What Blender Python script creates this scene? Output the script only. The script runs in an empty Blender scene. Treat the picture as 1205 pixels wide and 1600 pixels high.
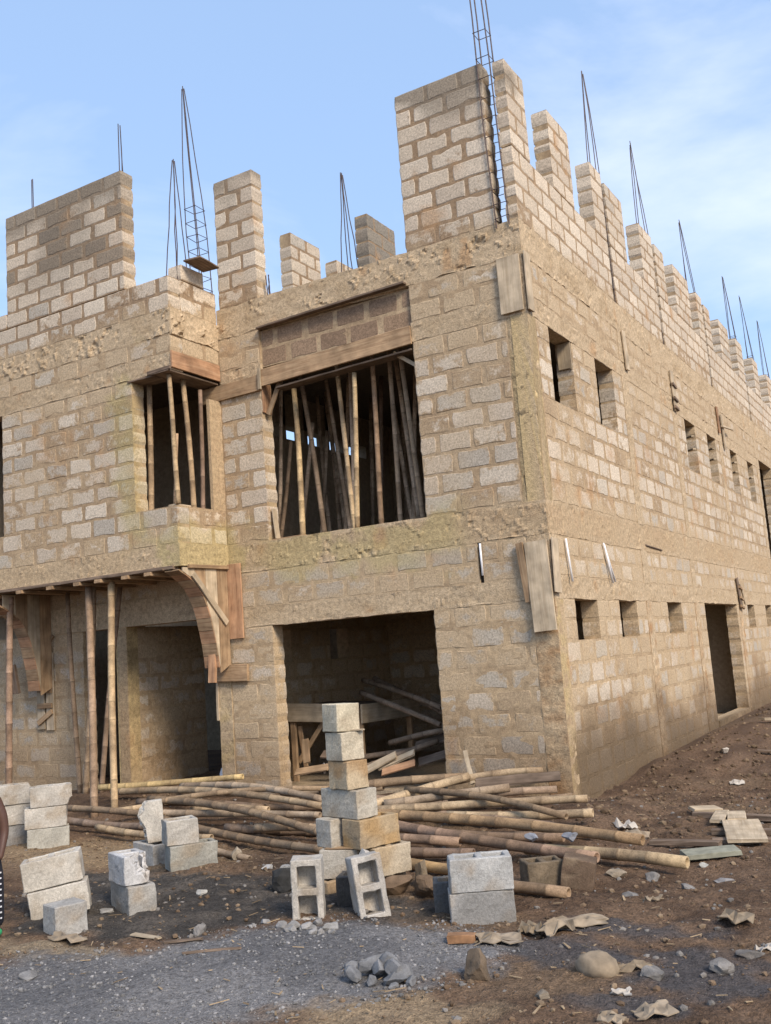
import bpy, bmesh, math, random
import numpy as np
from mathutils import Vector, Matrix

random.seed(7)
RNG = np.random.RandomState(11)
D = bpy.data
SC = bpy.context.scene
COL = SC.collection

# ------------------------------------------------------------------ camera
CAM_POS = np.array([4.0944, -10.7923, 1.6957])
YAW, PITCH, ROLL, FPX = math.radians(30.1668), math.radians(8.2386), math.radians(-4.1458), 1531.7
_fw = np.array([-math.sin(YAW) * math.cos(PITCH), math.cos(YAW) * math.cos(PITCH), math.sin(PITCH)])
_rt = np.array([math.cos(YAW), math.sin(YAW), 0.0])
_up = np.cross(_rt, _fw)
CR = math.cos(ROLL) * _rt + math.sin(ROLL) * _up
CU = -math.sin(ROLL) * _rt + math.cos(ROLL) * _up
cd = D.cameras.new('camera')
cam = D.objects.new('camera', cd)
COL.objects.link(cam)
cd.sensor_fit = 'VERTICAL'
cd.sensor_height = 36.0
cd.sensor_width = 36.0
cd.lens = FPX / 1600.0 * 36.0
cd.clip_start = 0.05
cd.clip_end = 3000
cam.matrix_world = Matrix(((CR[0], CU[0], -_fw[0], CAM_POS[0]), (CR[1], CU[1], -_fw[1], CAM_POS[1]),
                           (CR[2], CU[2], -_fw[2], CAM_POS[2]), (0, 0, 0, 1)))
SC.camera = cam


def project(P):
    d = np.asarray(P, float) - CAM_POS
    z = d @ _fw
    return 602.5 + FPX * (d @ CR) / z, 800 - FPX * (d @ CU) / z, z


# ------------------------------------------------------------------ world, sun, exposure
SUN_AZ = math.radians(118.0)      # clockwise from +Y
SUN_EL = math.radians(38.0)
w = D.worlds.new('World')
SC.world = w
w.use_nodes = True
nt = w.node_tree
for n in list(nt.nodes):
    nt.nodes.remove(n)
out = nt.nodes.new('ShaderNodeOutputWorld')
bg = nt.nodes.new('ShaderNodeBackground')
sky = nt.nodes.new('ShaderNodeTexSky')
sky.sky_type = 'NISHITA'
sky.sun_disc = False
sky.sun_elevation = SUN_EL
sky.sun_rotation = SUN_AZ
sky.air_density = 1.0
sky.dust_density = 1.2
sky.ozone_density = 2.0
tc = nt.nodes.new('ShaderNodeTexCoord')
mp = nt.nodes.new('ShaderNodeMapping')
mp.inputs['Scale'].default_value = (1.0, 1.0, 2.6)
mp.inputs['Rotation'].default_value = (0.25, 0.1, 0.5)
nz = nt.nodes.new('ShaderNodeTexNoise')
nz.inputs['Scale'].default_value = 1.7
nz.inputs['Detail'].default_value = 7
nz.inputs['Roughness'].default_value = 0.55
nz.inputs['Distortion'].default_value = 0.4
cr = nt.nodes.new('ShaderNodeValToRGB')
cr.color_ramp.elements[0].position = 0.47
cr.color_ramp.elements[0].color = (0, 0, 0, 1)
cr.color_ramp.elements[1].position = 0.78
cr.color_ramp.elements[1].color = (0.75, 0.75, 0.75, 1)
hz = nt.nodes.new('ShaderNodeMixRGB')          # thin high veil that pales the blue everywhere
hz.inputs['Fac'].default_value = 0.36
hz.inputs['Color2'].default_value = (5.7, 8.2, 12.5, 1)
mx = nt.nodes.new('ShaderNodeMixRGB')
mx.inputs['Color2'].default_value = (8.0, 8.3, 9.6, 1)
L = nt.links.new
L(tc.outputs['Generated'], mp.inputs['Vector'])
L(mp.outputs['Vector'], nz.inputs['Vector'])
L(nz.outputs['Fac'], cr.inputs['Fac'])
L(sky.outputs['Color'], hz.inputs['Color1'])
L(hz.outputs['Color'], mx.inputs['Color1'])
L(cr.outputs['Color'], mx.inputs['Fac'])
L(mx.outputs['Color'], bg.inputs['Color'])
bg.inputs['Strength'].default_value = 0.092
L(bg.outputs['Background'], out.inputs['Surface'])

sd = D.lights.new('sun', 'SUN')
sd.energy = 2.6
sd.angle = math.radians(20)
sd.color = (1.0, 0.87, 0.71)
sun = D.objects.new('sun', sd)
COL.objects.link(sun)
sv = Vector((math.sin(SUN_AZ) * math.cos(SUN_EL), math.cos(SUN_AZ) * math.cos(SUN_EL), math.sin(SUN_EL)))
sun.rotation_euler = (-sv).to_track_quat('-Z', 'Y').to_euler()
sun.location = (20, -20, 30)
SC.view_settings.view_transform = 'Standard'
SC.view_settings.look = 'None'
SC.view_settings.exposure = 0.75
SC.view_settings.gamma = 1.0
SC.view_settings.use_curve_mapping = False


# ------------------------------------------------------------------ numeric noise
def _hash(ix, iy, iz, seed):
    h = (ix * 374761393 + iy * 668265263 + iz * 2147483647 + seed * 1274126177) & 0xffffffff
    h = ((h ^ (h >> 13)) * 1274126177) & 0xffffffff
    h = (h ^ (h >> 16)) & 0xffffffff
    return h.astype(np.float64) / 4294967295.0


def vnoise(P, scale, seed=0):
    q = np.asarray(P, float) * scale
    i = np.floor(q).astype(np.int64)
    f = q - i
    f = f * f * (3 - 2 * f)
    r = 0
    for a in (0, 1):
        for b in (0, 1):
            for c in (0, 1):
                wgt = (f[..., 0] if a else 1 - f[..., 0]) * (f[..., 1] if b else 1 - f[..., 1]) * (f[..., 2] if c else 1 - f[..., 2])
                r = r + wgt * _hash(i[..., 0] + a, i[..., 1] + b, i[..., 2] + c, seed)
    return r


def fbm(P, scale, octv=4, seed=0, gain=0.5):
    r, a, t = 0, 1.0, 0
    for o in range(octv):
        r = r + a * vnoise(P, scale * 2 ** o, seed + o * 17)
        t += a
        a *= gain
    return r / t


def sstep(a, b, x):
    t = np.clip((x - a) / (b - a), 0, 1)
    return t * t * (3 - 2 * t)


def lerp(a, b, t):
    t = np.asarray(t)[..., None]
    return np.asarray(a) * (1 - t) + np.asarray(b) * t


# ------------------------------------------------------------------ materials
def new_mat(name):
    m = D.materials.new(name)
    m.use_nodes = True
    t = m.node_tree
    return m, t, t.nodes['Principled BSDF']


def attr_mat(name, var=0.35, s1=18, s2=120, bump=0.35, bdist=0.006, rough=0.92, pit=0.0, spec=0.2):
    """colour from the 'col' attribute, broken up by grain in world space"""
    m, t, b = new_mat(name)
    N = t.nodes.new
    at = N('ShaderNodeAttribute')
    at.attribute_name = 'col'
    ge = N('ShaderNodeNewGeometry')
    n1 = N('ShaderNodeTexNoise'); n1.inputs['Scale'].default_value = s1; n1.inputs['Detail'].default_value = 6; n1.inputs['Roughness'].default_value = 0.62
    n2 = N('ShaderNodeTexNoise'); n2.inputs['Scale'].default_value = s2; n2.inputs['Detail'].default_value = 3; n2.inputs['Roughness'].default_value = 0.7
    for n in (n1, n2):
        t.links.new(ge.outputs['Position'], n.inputs['Vector'])
    ad = N('ShaderNodeMath'); ad.operation = 'ADD'
    t.links.new(n1.outputs['Fac'], ad.inputs[0]); t.links.new(n2.outputs['Fac'], ad.inputs[1])
    mr = N('ShaderNodeMapRange')
    mr.inputs['From Min'].default_value = 0.65; mr.inputs['From Max'].default_value = 1.35
    mr.inputs['To Min'].default_value = 1 - var; mr.inputs['To Max'].default_value = 1 + var
    t.links.new(ad.outputs[0], mr.inputs['Value'])
    mu = N('ShaderNodeVectorMath'); mu.operation = 'SCALE'
    t.links.new(at.outputs['Color'], mu.inputs[0]); t.links.new(mr.outputs[0], mu.inputs['Scale'])
    t.links.new(mu.outputs[0], b.inputs['Base Color'])
    h = ad.outputs[0]
    if pit > 0:
        vo = N('ShaderNodeTexVoronoi'); vo.inputs['Scale'].default_value = 55
        t.links.new(ge.outputs['Position'], vo.inputs['Vector'])
        pm = N('ShaderNodeMath'); pm.operation = 'MULTIPLY_ADD'; pm.inputs[1].default_value = -pit
        t.links.new(vo.outputs['Distance'], pm.inputs[0]); t.links.new(ad.outputs[0], pm.inputs[2])
        h = pm.outputs[0]
    bp = N('ShaderNodeBump'); bp.inputs['Strength'].default_value = bump; bp.inputs['Distance'].default_value = bdist
    t.links.new(h, bp.inputs['Height']); t.links.new(bp.outputs['Normal'], b.inputs['Normal'])
    b.inputs['Roughness'].default_value = rough
    b.inputs['Specular IOR Level'].default_value = spec
    return m


def wood_mat(name, c0, c1, c2, gs=1.0):
    m, t, b = new_mat(name)
    N = t.nodes.new
    tc = N('ShaderNodeTexCoord'); oi = N('ShaderNodeObjectInfo')
    off = N('ShaderNodeVectorMath'); off.operation = 'ADD'
    sc = N('ShaderNodeMath'); sc.operation = 'MULTIPLY'; sc.inputs[1].default_value = 37.0
    t.links.new(oi.outputs['Random'], sc.inputs[0])
    t.links.new(tc.outputs['Object'], off.inputs[0]); t.links.new(sc.outputs[0], off.inputs[1])
    mp = N('ShaderNodeMapping'); mp.inputs['Scale'].default_value = (1.6 * gs, 26 * gs, 26 * gs)
    t.links.new(off.outputs[0], mp.inputs['Vector'])
    n1 = N('ShaderNodeTexNoise'); n1.inputs['Scale'].default_value = 1.0; n1.inputs['Detail'].default_value = 7; n1.inputs['Roughness'].default_value = 0.68; n1.inputs['Distortion'].default_value = 0.7
    t.links.new(mp.outputs[0], n1.inputs['Vector'])
    n2 = N('ShaderNodeTexNoise'); n2.inputs['Scale'].default_value = 5.0; n2.inputs['Detail'].default_value = 5
    t.links.new(off.outputs[0], n2.inputs['Vector'])
    r = N('ShaderNodeValToRGB')
    e = r.color_ramp.elements
    e[0].position = 0.28; e[0].color = (*c0, 1); e[1].position = 0.72; e[1].color = (*c2, 1)
    k = e.new(0.5); k.color = (*c1, 1)
    t.links.new(n1.outputs['Fac'], r.inputs['Fac'])
    mr = N('ShaderNodeMapRange'); mr.inputs['From Min'].default_value = 0.3; mr.inputs['From Max'].default_value = 0.7
    mr.inputs['To Min'].default_value = 0.65; mr.inputs['To Max'].default_value = 1.2
    t.links.new(n2.outputs['Fac'], mr.inputs['Value'])
    mv = N('ShaderNodeMapRange'); mv.inputs['To Min'].default_value = 0.78; mv.inputs['To Max'].default_value = 1.18
    t.links.new(oi.outputs['Random'], mv.inputs['Value'])
    ml = N('ShaderNodeMath'); ml.operation = 'MULTIPLY'
    t.links.new(mr.outputs[0], ml.inputs[0]); t.links.new(mv.outputs[0], ml.inputs[1])
    mu = N('ShaderNodeVectorMath'); mu.operation = 'SCALE'
    t.links.new(r.outputs['Color'], mu.inputs[0]); t.links.new(ml.outputs[0], mu.inputs['Scale'])
    t.links.new(mu.outputs[0], b.inputs['Base Color'])
    bp = N('ShaderNodeBump'); bp.inputs['Strength'].default_value = 0.5; bp.inputs['Distance'].default_value = 0.004
    t.links.new(n1.outputs['Fac'], bp.inputs['Height']); t.links.new(bp.outputs['Normal'], b.inputs['Normal'])
    b.inputs['Roughness'].default_value = 0.85
    b.inputs['Specular IOR Level'].default_value = 0.25
    return m


def plain_mat(name, c, rough=0.7, metal=0.0, var=0.2, scale=40, bump=0.2):
    m, t, b = new_mat(name)
    N = t.nodes.new
    tc = N('ShaderNodeTexCoord')
    n1 = N('ShaderNodeTexNoise'); n1.inputs['Scale'].default_value = scale; n1.inputs['Detail'].default_value = 5
    t.links.new(tc.outputs['Object'], n1.inputs['Vector'])
    mr = N('ShaderNodeMapRange'); mr.inputs['From Min'].default_value = 0.3; mr.inputs['From Max'].default_value = 0.7
    mr.inputs['To Min'].default_value = 1 - var; mr.inputs['To Max'].default_value = 1 + var
    t.links.new(n1.outputs['Fac'], mr.inputs['Value'])
    mu = N('ShaderNodeVectorMath'); mu.operation = 'SCALE'; mu.inputs[0].default_value = c
    t.links.new(mr.outputs[0], mu.inputs['Scale']); t.links.new(mu.outputs[0], b.inputs['Base Color'])
    bp = N('ShaderNodeBump'); bp.inputs['Strength'].default_value = bump; bp.inputs['Distance'].default_value = 0.004
    t.links.new(n1.outputs['Fac'], bp.inputs['Height']); t.links.new(bp.outputs['Normal'], b.inputs['Normal'])
    b.inputs['Roughness'].default_value = rough
    b.inputs['Metallic'].default_value = metal
    return m


def smear_mat(name):
    """block face with mortar and slurry smeared raggedly over its edges (attribute alpha = distance from the edge)"""
    m = attr_mat(name, var=0.55, s1=38, s2=110, bump=0.5, bdist=0.004)
    t = m.node_tree
    N = t.nodes.new
    at = [n for n in t.nodes if n.bl_idname == 'ShaderNodeAttribute'][0]
    mo = N('ShaderNodeAttribute'); mo.attribute_name = 'mor'
    ge = [n for n in t.nodes if n.bl_idname == 'ShaderNodeNewGeometry'][0]
    nz = N('ShaderNodeTexNoise'); nz.inputs['Scale'].default_value = 8.5; nz.inputs['Detail'].default_value = 7; nz.inputs['Roughness'].default_value = 0.66
    t.links.new(ge.outputs['Position'], nz.inputs['Vector'])
    ma = N('ShaderNodeMath'); ma.operation = 'MULTIPLY_ADD'; ma.inputs[1].default_value = 1.6; ma.inputs[2].default_value = -0.8
    t.links.new(nz.outputs['Fac'], ma.inputs[0])
    ad = N('ShaderNodeMath'); ad.operation = 'ADD'
    t.links.new(ma.outputs[0], ad.inputs[0]); t.links.new(at.outputs['Alpha'], ad.inputs[1])
    mr = N('ShaderNodeMapRange'); mr.interpolation_type = 'SMOOTHSTEP'
    mr.inputs['From Min'].default_value = -0.05; mr.inputs['From Max'].default_value = 0.22
    t.links.new(ad.outputs[0], mr.inputs['Value'])
    mx = N('ShaderNodeMixRGB')
    t.links.new(mr.outputs[0], mx.inputs['Fac']); t.links.new(mo.outputs['Color'], mx.inputs['Color1']); t.links.new(at.outputs['Color'], mx.inputs['Color2'])
    mu = [n for n in t.nodes if n.bl_idname == 'ShaderNodeVectorMath'][0]
    t.links.new(mx.outputs[0], mu.inputs[0])
    return m


M_BLOCK = smear_mat('sandcrete_block')
M_LOOSE = attr_mat('loose_block', var=0.36, s1=50, s2=140, bump=0.7, bdist=0.005, pit=0.35)
M_MORTAR = attr_mat('mortar', var=0.42, s1=14, s2=80, bump=0.6, bdist=0.008)
M_CONC = attr_mat('rough_concrete', var=0.5, s1=20, s2=70, bump=0.8, bdist=0.010)
M_GROUND = attr_mat('ground_soil', var=0.75, s1=30, s2=80, bump=1.0, bdist=0.03)
M_STONE = attr_mat('stone', var=0.3, s1=20, s2=140, bump=0.6, bdist=0.005)
M_BAMBOO = attr_mat('bamboo', var=0.45, s1=16, s2=80, bump=0.4, bdist=0.003, rough=0.75, spec=0.2)
M_WOOD = wood_mat('formwork_wood', (0.20, 0.125, 0.07), (0.36, 0.24, 0.14), (0.46, 0.33, 0.20))
M_WOODP = wood_mat('pale_formwork_wood', (0.33, 0.25, 0.16), (0.45, 0.36, 0.25), (0.55, 0.45, 0.32))
M_WOODR = wood_mat('reddish_formwork_wood', (0.22, 0.12, 0.07), (0.40, 0.23, 0.13), (0.48, 0.31, 0.19))
M_WOODG = wood_mat('weathered_dark_wood', (0.09, 0.065, 0.045), (0.17, 0.12, 0.085), (0.25, 0.19, 0.14))
M_REBAR = plain_mat('rusty_steel', (0.085, 0.06, 0.055), rough=0.6, metal=0.4, var=0.4, scale=25)
M_PVC = plain_mat('white_plastic_pipe', (0.72, 0.72, 0.74), rough=0.4, var=0.08)
M_PAPER = plain_mat('dirty_paper', (0.235, 0.185, 0.13), rough=0.9, var=0.45, scale=12)
M_WHITE = plain_mat('white_paper', (0.42, 0.38, 0.33), rough=0.9, var=0.2, scale=12)
M_SACK = plain_mat('woven_sack', (0.22, 0.17, 0.115), rough=0.9, var=0.3, scale=18, bump=0.5)

# ------------------------------------------------------------------ colours (linear)
C_BLOCKS = np.array([(0.50, 0.42, 0.325), (0.53, 0.445, 0.345), (0.475, 0.395, 0.305), (0.51, 0.425, 0.325), (0.55, 0.47, 0.37)])
C_GREYB = np.array([(0.43, 0.37, 0.295), (0.455, 0.395, 0.315), (0.40, 0.35, 0.285)])
C_MORT = np.array((0.425, 0.315, 0.195))
C_MORTD = np.array((0.34, 0.245, 0.15))
C_JOINT = np.array((0.27, 0.185, 0.115))
C_RUST = np.array((0.40, 0.235, 0.115))
C_TAN = np.array((0.47, 0.36, 0.235))
C_MOSS = np.array((0.33, 0.28, 0.11))
C_DIRT = np.array((0.165, 0.105, 0.058))
C_WET = np.array((0.17, 0.14, 0.105))


def stain(P, c):
    """weathering shared by blocks, mortar and concrete; P (n,3), c (n,3)"""
    P = np.asarray(P, float)
    x, y, z = P[:, 0], P[:, 1], P[:, 2]
    n1 = fbm(P, 1.3, 4, 3)
    n2 = fbm(P, 3.5, 4, 9)
    n3 = fbm(P * np.array((1, 1, 0.35)), 4.0, 3, 21)
    # tan wash of cement slurry that ran down the ground and first floors
    low = 1 - sstep(5.5, 7.0, z)
    c = lerp(c, C_TAN * 0.95, 0.42 * low * sstep(0.46, 0.68, n1))
    # rust streaks
    c = lerp(c, C_RUST, 0.6 * sstep(0.64, 0.78, n3) * sstep(0.45, 0.6, n2))
    # splashed soil near the ground
    g = 1 - sstep(0.15, 1.15, z + (n1 - 0.5) * 1.3)
    side = sstep(-0.2, -0.02, x) * sstep(0.0, 0.3, y)
    c = lerp(c, C_DIRT * 1.1, g * (0.45 + 0.30 * side))
    g2 = (1 - sstep(0.25, 1.25, z + (n1 - 0.5) * 0.9 + 0.07 * np.clip(y, 0, 6))) * side
    c = lerp(c, np.array((0.105, 0.075, 0.045)), 0.75 * g2)
    # slurry that dripped below the cast bands
    bay = 1 - sstep(-0.97, -0.5, y)
    for zb, wgt in ((2.2, 1 - bay), (2.96, 1 - bay), (5.65, 1 - bay), (6.4, 1 - bay), (5.75, bay), (6.27, bay), (6.62, bay * 0.6)):
        dd = (zb + 0.02 - z)
        m = np.where(dd > -0.03, np.exp(-np.clip(dd, 0, 9) / 0.22), 0) * sstep(0.40, 0.62, n3 * 0.6 + n2 * 0.4)
        c = lerp(c, C_TAN * 0.95, 0.85 * wgt * np.clip(m, 0, 1))
    for zb in (2.46, 3.36, 5.9, 6.85):
        dd = z - zb
        m = np.where(dd > -0.03, np.exp(-np.clip(dd, 0, 9) / 0.10), 0) * sstep(0.42, 0.6, n2)
        c = lerp(c, C_TAN * 0.95, 0.8 * (1 - bay) * m)
    # moss at the bay corner and its window jamb
    d1 = np.sqrt(((x + 5.65) / 0.35) ** 2 + ((z - 4.6) / 1.3) ** 2) + (n2 - 0.5) * 2.4
    d2 = np.sqrt(((x + 4.8) / 0.35) ** 2 + ((z - 3.3) / 0.45) ** 2) + (n2 - 0.5) * 2.2
    my = 1 - sstep(-0.9, -0.6, y)
    c = lerp(c, C_MOSS * 1.15, np.clip(0.40 * (1 - sstep(0.5, 1.2, d1)) * my + 0.42 * (1 - sstep(0.5, 1.2, d2)) * (1 - sstep(0.0, 0.1, y)), 0, 1))
    # green tinge on the main floor band, first floor corner column and lower columns
    d3 = np.abs(z - 3.12) / 0.3 + (n2 - 0.5) * 3
    c = lerp(c, C_MOSS * 1.2, 0.35 * (1 - sstep(0.6, 1.3, d3)) * sstep(-4.6, -3.8, x) * (1 - sstep(-1.4, -0.9, x)) * (1 - sstep(0.0, 0.1, y)))
    # damp blotch high on the left pier
    d4 = np.sqrt(((x + 6.75) / 0.95) ** 2 + ((z - 8.15) / 0.75) ** 2) + (n1 - 0.5) * 2.2
    c = lerp(c, C_WET, 0.42 * (1 - sstep(0.45, 1.15, d4)) * my)
    # dark top courses
    top = sstep(8.35, 8.75, z + (n2 - 0.5) * 0.5) * sstep(0.42, 0.6, n1 + 0.1 * sstep(-2, -1, -x))
    c = lerp(c, C_WET * 1.25, 0.8 * top * (1 - sstep(0.25, 0.5, y)))
    return c


def smear_amt(P):
    x, y, z = P[:, 0], P[:, 1], P[:, 2]
    n1 = fbm(P, 0.9, 3, 55)
    bay = 1 - sstep(-0.97, -0.5, y)
    s = 0.10 + 0.30 * (1 - sstep(2.0, 2.4, z)) + 0.10 * sstep(2.4, 2.5, z) * (1 - sstep(6.3, 6.8, z))
    s = s + 0.25 * sstep(5.6, 5.8, z) * (1 - sstep(6.35, 6.6, z)) * (1 - bay)
    for zb in (2.33, 3.16, 5.77, 6.6):
        s = s + (1 - bay) * 0.45 * np.exp(-(np.abs(z - zb) / 0.30) ** 2)
    for zb in (3.15, 5.87, 6.45):
        s = s + bay * 0.45 * np.exp(-(np.abs(z - zb) / 0.28) ** 2)
    s = s + 0.55 * (n1 - 0.5)
    s = s - 0.35 * sstep(7.0, 7.4, z)
    return np.clip(s, -0.1, 0.95)


# ------------------------------------------------------------------ mesh helpers
def mesh_obj(name, V, F, mat, parent=None, cols=None, smooth=False, origin=None, alpha=None, mor=None):
    V = np.asarray(V, float)
    o_ = np.zeros(3) if origin is None else np.asarray(origin, float)
    me = D.meshes.new(name)
    me.from_pydata((V - o_).tolist(), [], [tuple(int(i) for i in f) for f in F])
    if cols is not None:
        a = me.color_attributes.new('col', 'FLOAT_COLOR', 'POINT')
        c4 = np.ones((len(V), 4))
        c4[:, :3] = np.clip(np.asarray(cols), 0.004, 1)
        if alpha is not None:
            c4[:, 3] = alpha
        a.data.foreach_set('color', c4.ravel())
    if mor is not None:
        a = me.color_attributes.new('mor', 'FLOAT_COLOR', 'POINT')
        c4 = np.ones((len(V), 4))
        c4[:, :3] = np.clip(np.asarray(mor), 0.004, 1)
        a.data.foreach_set('color', c4.ravel())
    if smooth:
        me.polygons.foreach_set('use_smooth', [True] * len(me.polygons))
    me.materials.append(mat)
    me.update()
    o = D.objects.new(name, me)
    COL.objects.link(o)
    o.location = o_
    if parent is not None:
        o.parent = parent
        o.location = Vector(o_) - world_loc(parent)
    return o


def world_loc(o):
    v = Vector(o.location)
    p = o.parent
    while p is not None:
        v = v + Vector(p.location)
        p = p.parent
    return v


def tag(o, label, cat, group=None):
    o['label'] = label
    o['category'] = cat
    if group:
        o['group'] = group
    return o


def empty(name, loc):
    o = D.objects.new(name, None)
    o.empty_display_size = 0.2
    COL.objects.link(o)
    o.location = loc
    return o


class Acc:
    """collects geometry that becomes one mesh"""
    def __init__(s):
        s.V, s.F, s.C, s.n = [], [], [], 0

    def add(s, V, F, C):
        V = np.asarray(V, float)
        s.V.append(V)
        s.C.append(np.broadcast_to(np.asarray(C, float), V.shape).copy())
        k = s.n
        s.F.extend([tuple(i + k for i in f) for f in F])
        s.n += len(V)

    def build(s, name, mat, parent=None, smooth=False, origin=None):
        return mesh_obj(name, np.concatenate(s.V), s.F, mat, parent, np.concatenate(s.C), smooth, origin)


class Frame:
    """a wall plane: u along it, n out of it, z up"""
    def __init__(s, o, u, n):
        s.o, s.u, s.n = np.array(o, float), np.array(u, float), np.array(n, float)

    def P(s, u, z, n):
        u, z, n = np.broadcast_arrays(np.asarray(u, float), np.asarray(z, float), np.asarray(n, float))
        return s.o + u[..., None] * s.u + n[..., None] * s.n + z[..., None] * np.array((0, 0, 1.0))

    def flip(s):   # does (u, z) run counter-clockwise seen from outside?
        return np.dot(np.cross(s.u, (0, 0, 1.0)), s.n) < 0


FRONT = Frame((0, 0, 0), (1, 0, 0), (0, -1, 0))
SIDE = Frame((0, 0, 0), (0, 1, 0), (1, 0, 0))
BAYF = Frame((0, -1.0, 0), (1, 0, 0), (0, -1, 0))
BAYS = Frame((-4.8, 0, 0), (0, 1, 0), (1, 0, 0))
PORW = Frame((-6.83, 0, 0), (0, 1, 0), (1, 0, 0))


def fix(fr, F):
    return [tuple(reversed(f)) for f in F] if fr.flip() else F


def slab_panel(acc, fr, u0, u1, z0, z1, thick=0.22, res=0.05, off=0.0, amp=0.006, sc=9.0, base=C_MORT, dark=C_MORTD, seed=0,
               ragged=0.0, cgain=1.0, lumps=0.0, joints=False):
    """a solid panel whose face is rough and whose colour is weathered"""
    nu = max(1, int(math.ceil((u1 - u0) / res)))
    nz = max(1, int(math.ceil((z1 - z0) / res)))
    us = np.linspace(u0, u1, nu + 1)
    zs = np.linspace(z0, z1, nz + 1)
    U, Z = np.meshgrid(us, zs)
    Q = fr.P(U, Z, 0 * U)
    d = off + amp * 2 * (fbm(Q, sc, 4, seed) - 0.5) + amp * 0.9 * (vnoise(Q * np.array((0.25, 0.25, 1.0)), 16.0, seed + 90) - 0.5)
    if lumps > 0:
        lp = fbm(Q, 13, 3, seed + 5, 0.6)
        d = d + lumps * sstep(0.56, 0.75, lp) * sstep(0.45, 0.6, fbm(Q, 2.2, 2, seed + 8)) - lumps * 1.2 * sstep(0.62, 0.72, fbm(Q, 10, 3, seed + 31)) * sstep(0.56, 0.68, fbm(Q, 1.7, 2, seed + 12))
    Zr = Z.copy()
    if ragged > 0:
        rg = (fbm(Q * np.array((1, 1, 0.0)), 7, 4, seed + 3) - 0.5) * 2 * ragged
        Zr[0] += rg[0]
        Zr[-1] += rg[-1] * 0.5
        d[0] += np.clip(rg[0], 0, 1) * 0.5
    V = fr.P(U, Zr, d).reshape(-1, 3)
    m1 = 0.6 * fbm(V, 5.0, 4, seed + 40) + 0.4 * fbm(V * np.array((0.5, 0.5, 4.0)), 3.0, 3, seed + 47)
    C = lerp(base, dark, sstep(0.42, 0.7, m1)) * cgain
    if joints:
        hi = (0.35 * sstep(3.3, 3.5, V[:, 2]) + 0.5 * sstep(6.6, 6.9, V[:, 2])) * (0.7 if fr is SIDE else 1.0)
        C = lerp(C, C_JOINT, hi)
    C = stain(V, C)
    W_ = nu + 1
    F = []
    for j in range(nz):
        for i in range(nu):
            a = j * W_ + i
            F.append((a, a + 1, a + 1 + W_, a + W_))
    k = len(V)
    B = fr.P(np.array([u0, u1, u1, u0]), np.array([z0, z0, z1, z1]), -thick)
    V = np.concatenate([V, B])
    C = np.concatenate([C, np.broadcast_to(np.asarray(base) * cgain, (4, 3))])
    F.append((k + 3, k + 2, k + 1, k))
    top0 = nz * W_
    bl, br, tr, tl = k, k + 1, k + 2, k + 3
    F.append(tuple([bl, br] + [i for i in range(nu, -1, -1)]))
    F.append(tuple([tr, tl] + [top0 + i for i in range(nu + 1)]))
    F.append(tuple([tl, bl] + [j * W_ for j in range(nz + 1)]))
    F.append(tuple([br, tr] + [j * W_ + nu for j in range(nz, -1, -1)]))
    acc.add(V, fix(fr, F), C)


BLOCKS = []      # every block of the building: (frame tag, V, F, C, centre)


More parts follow.
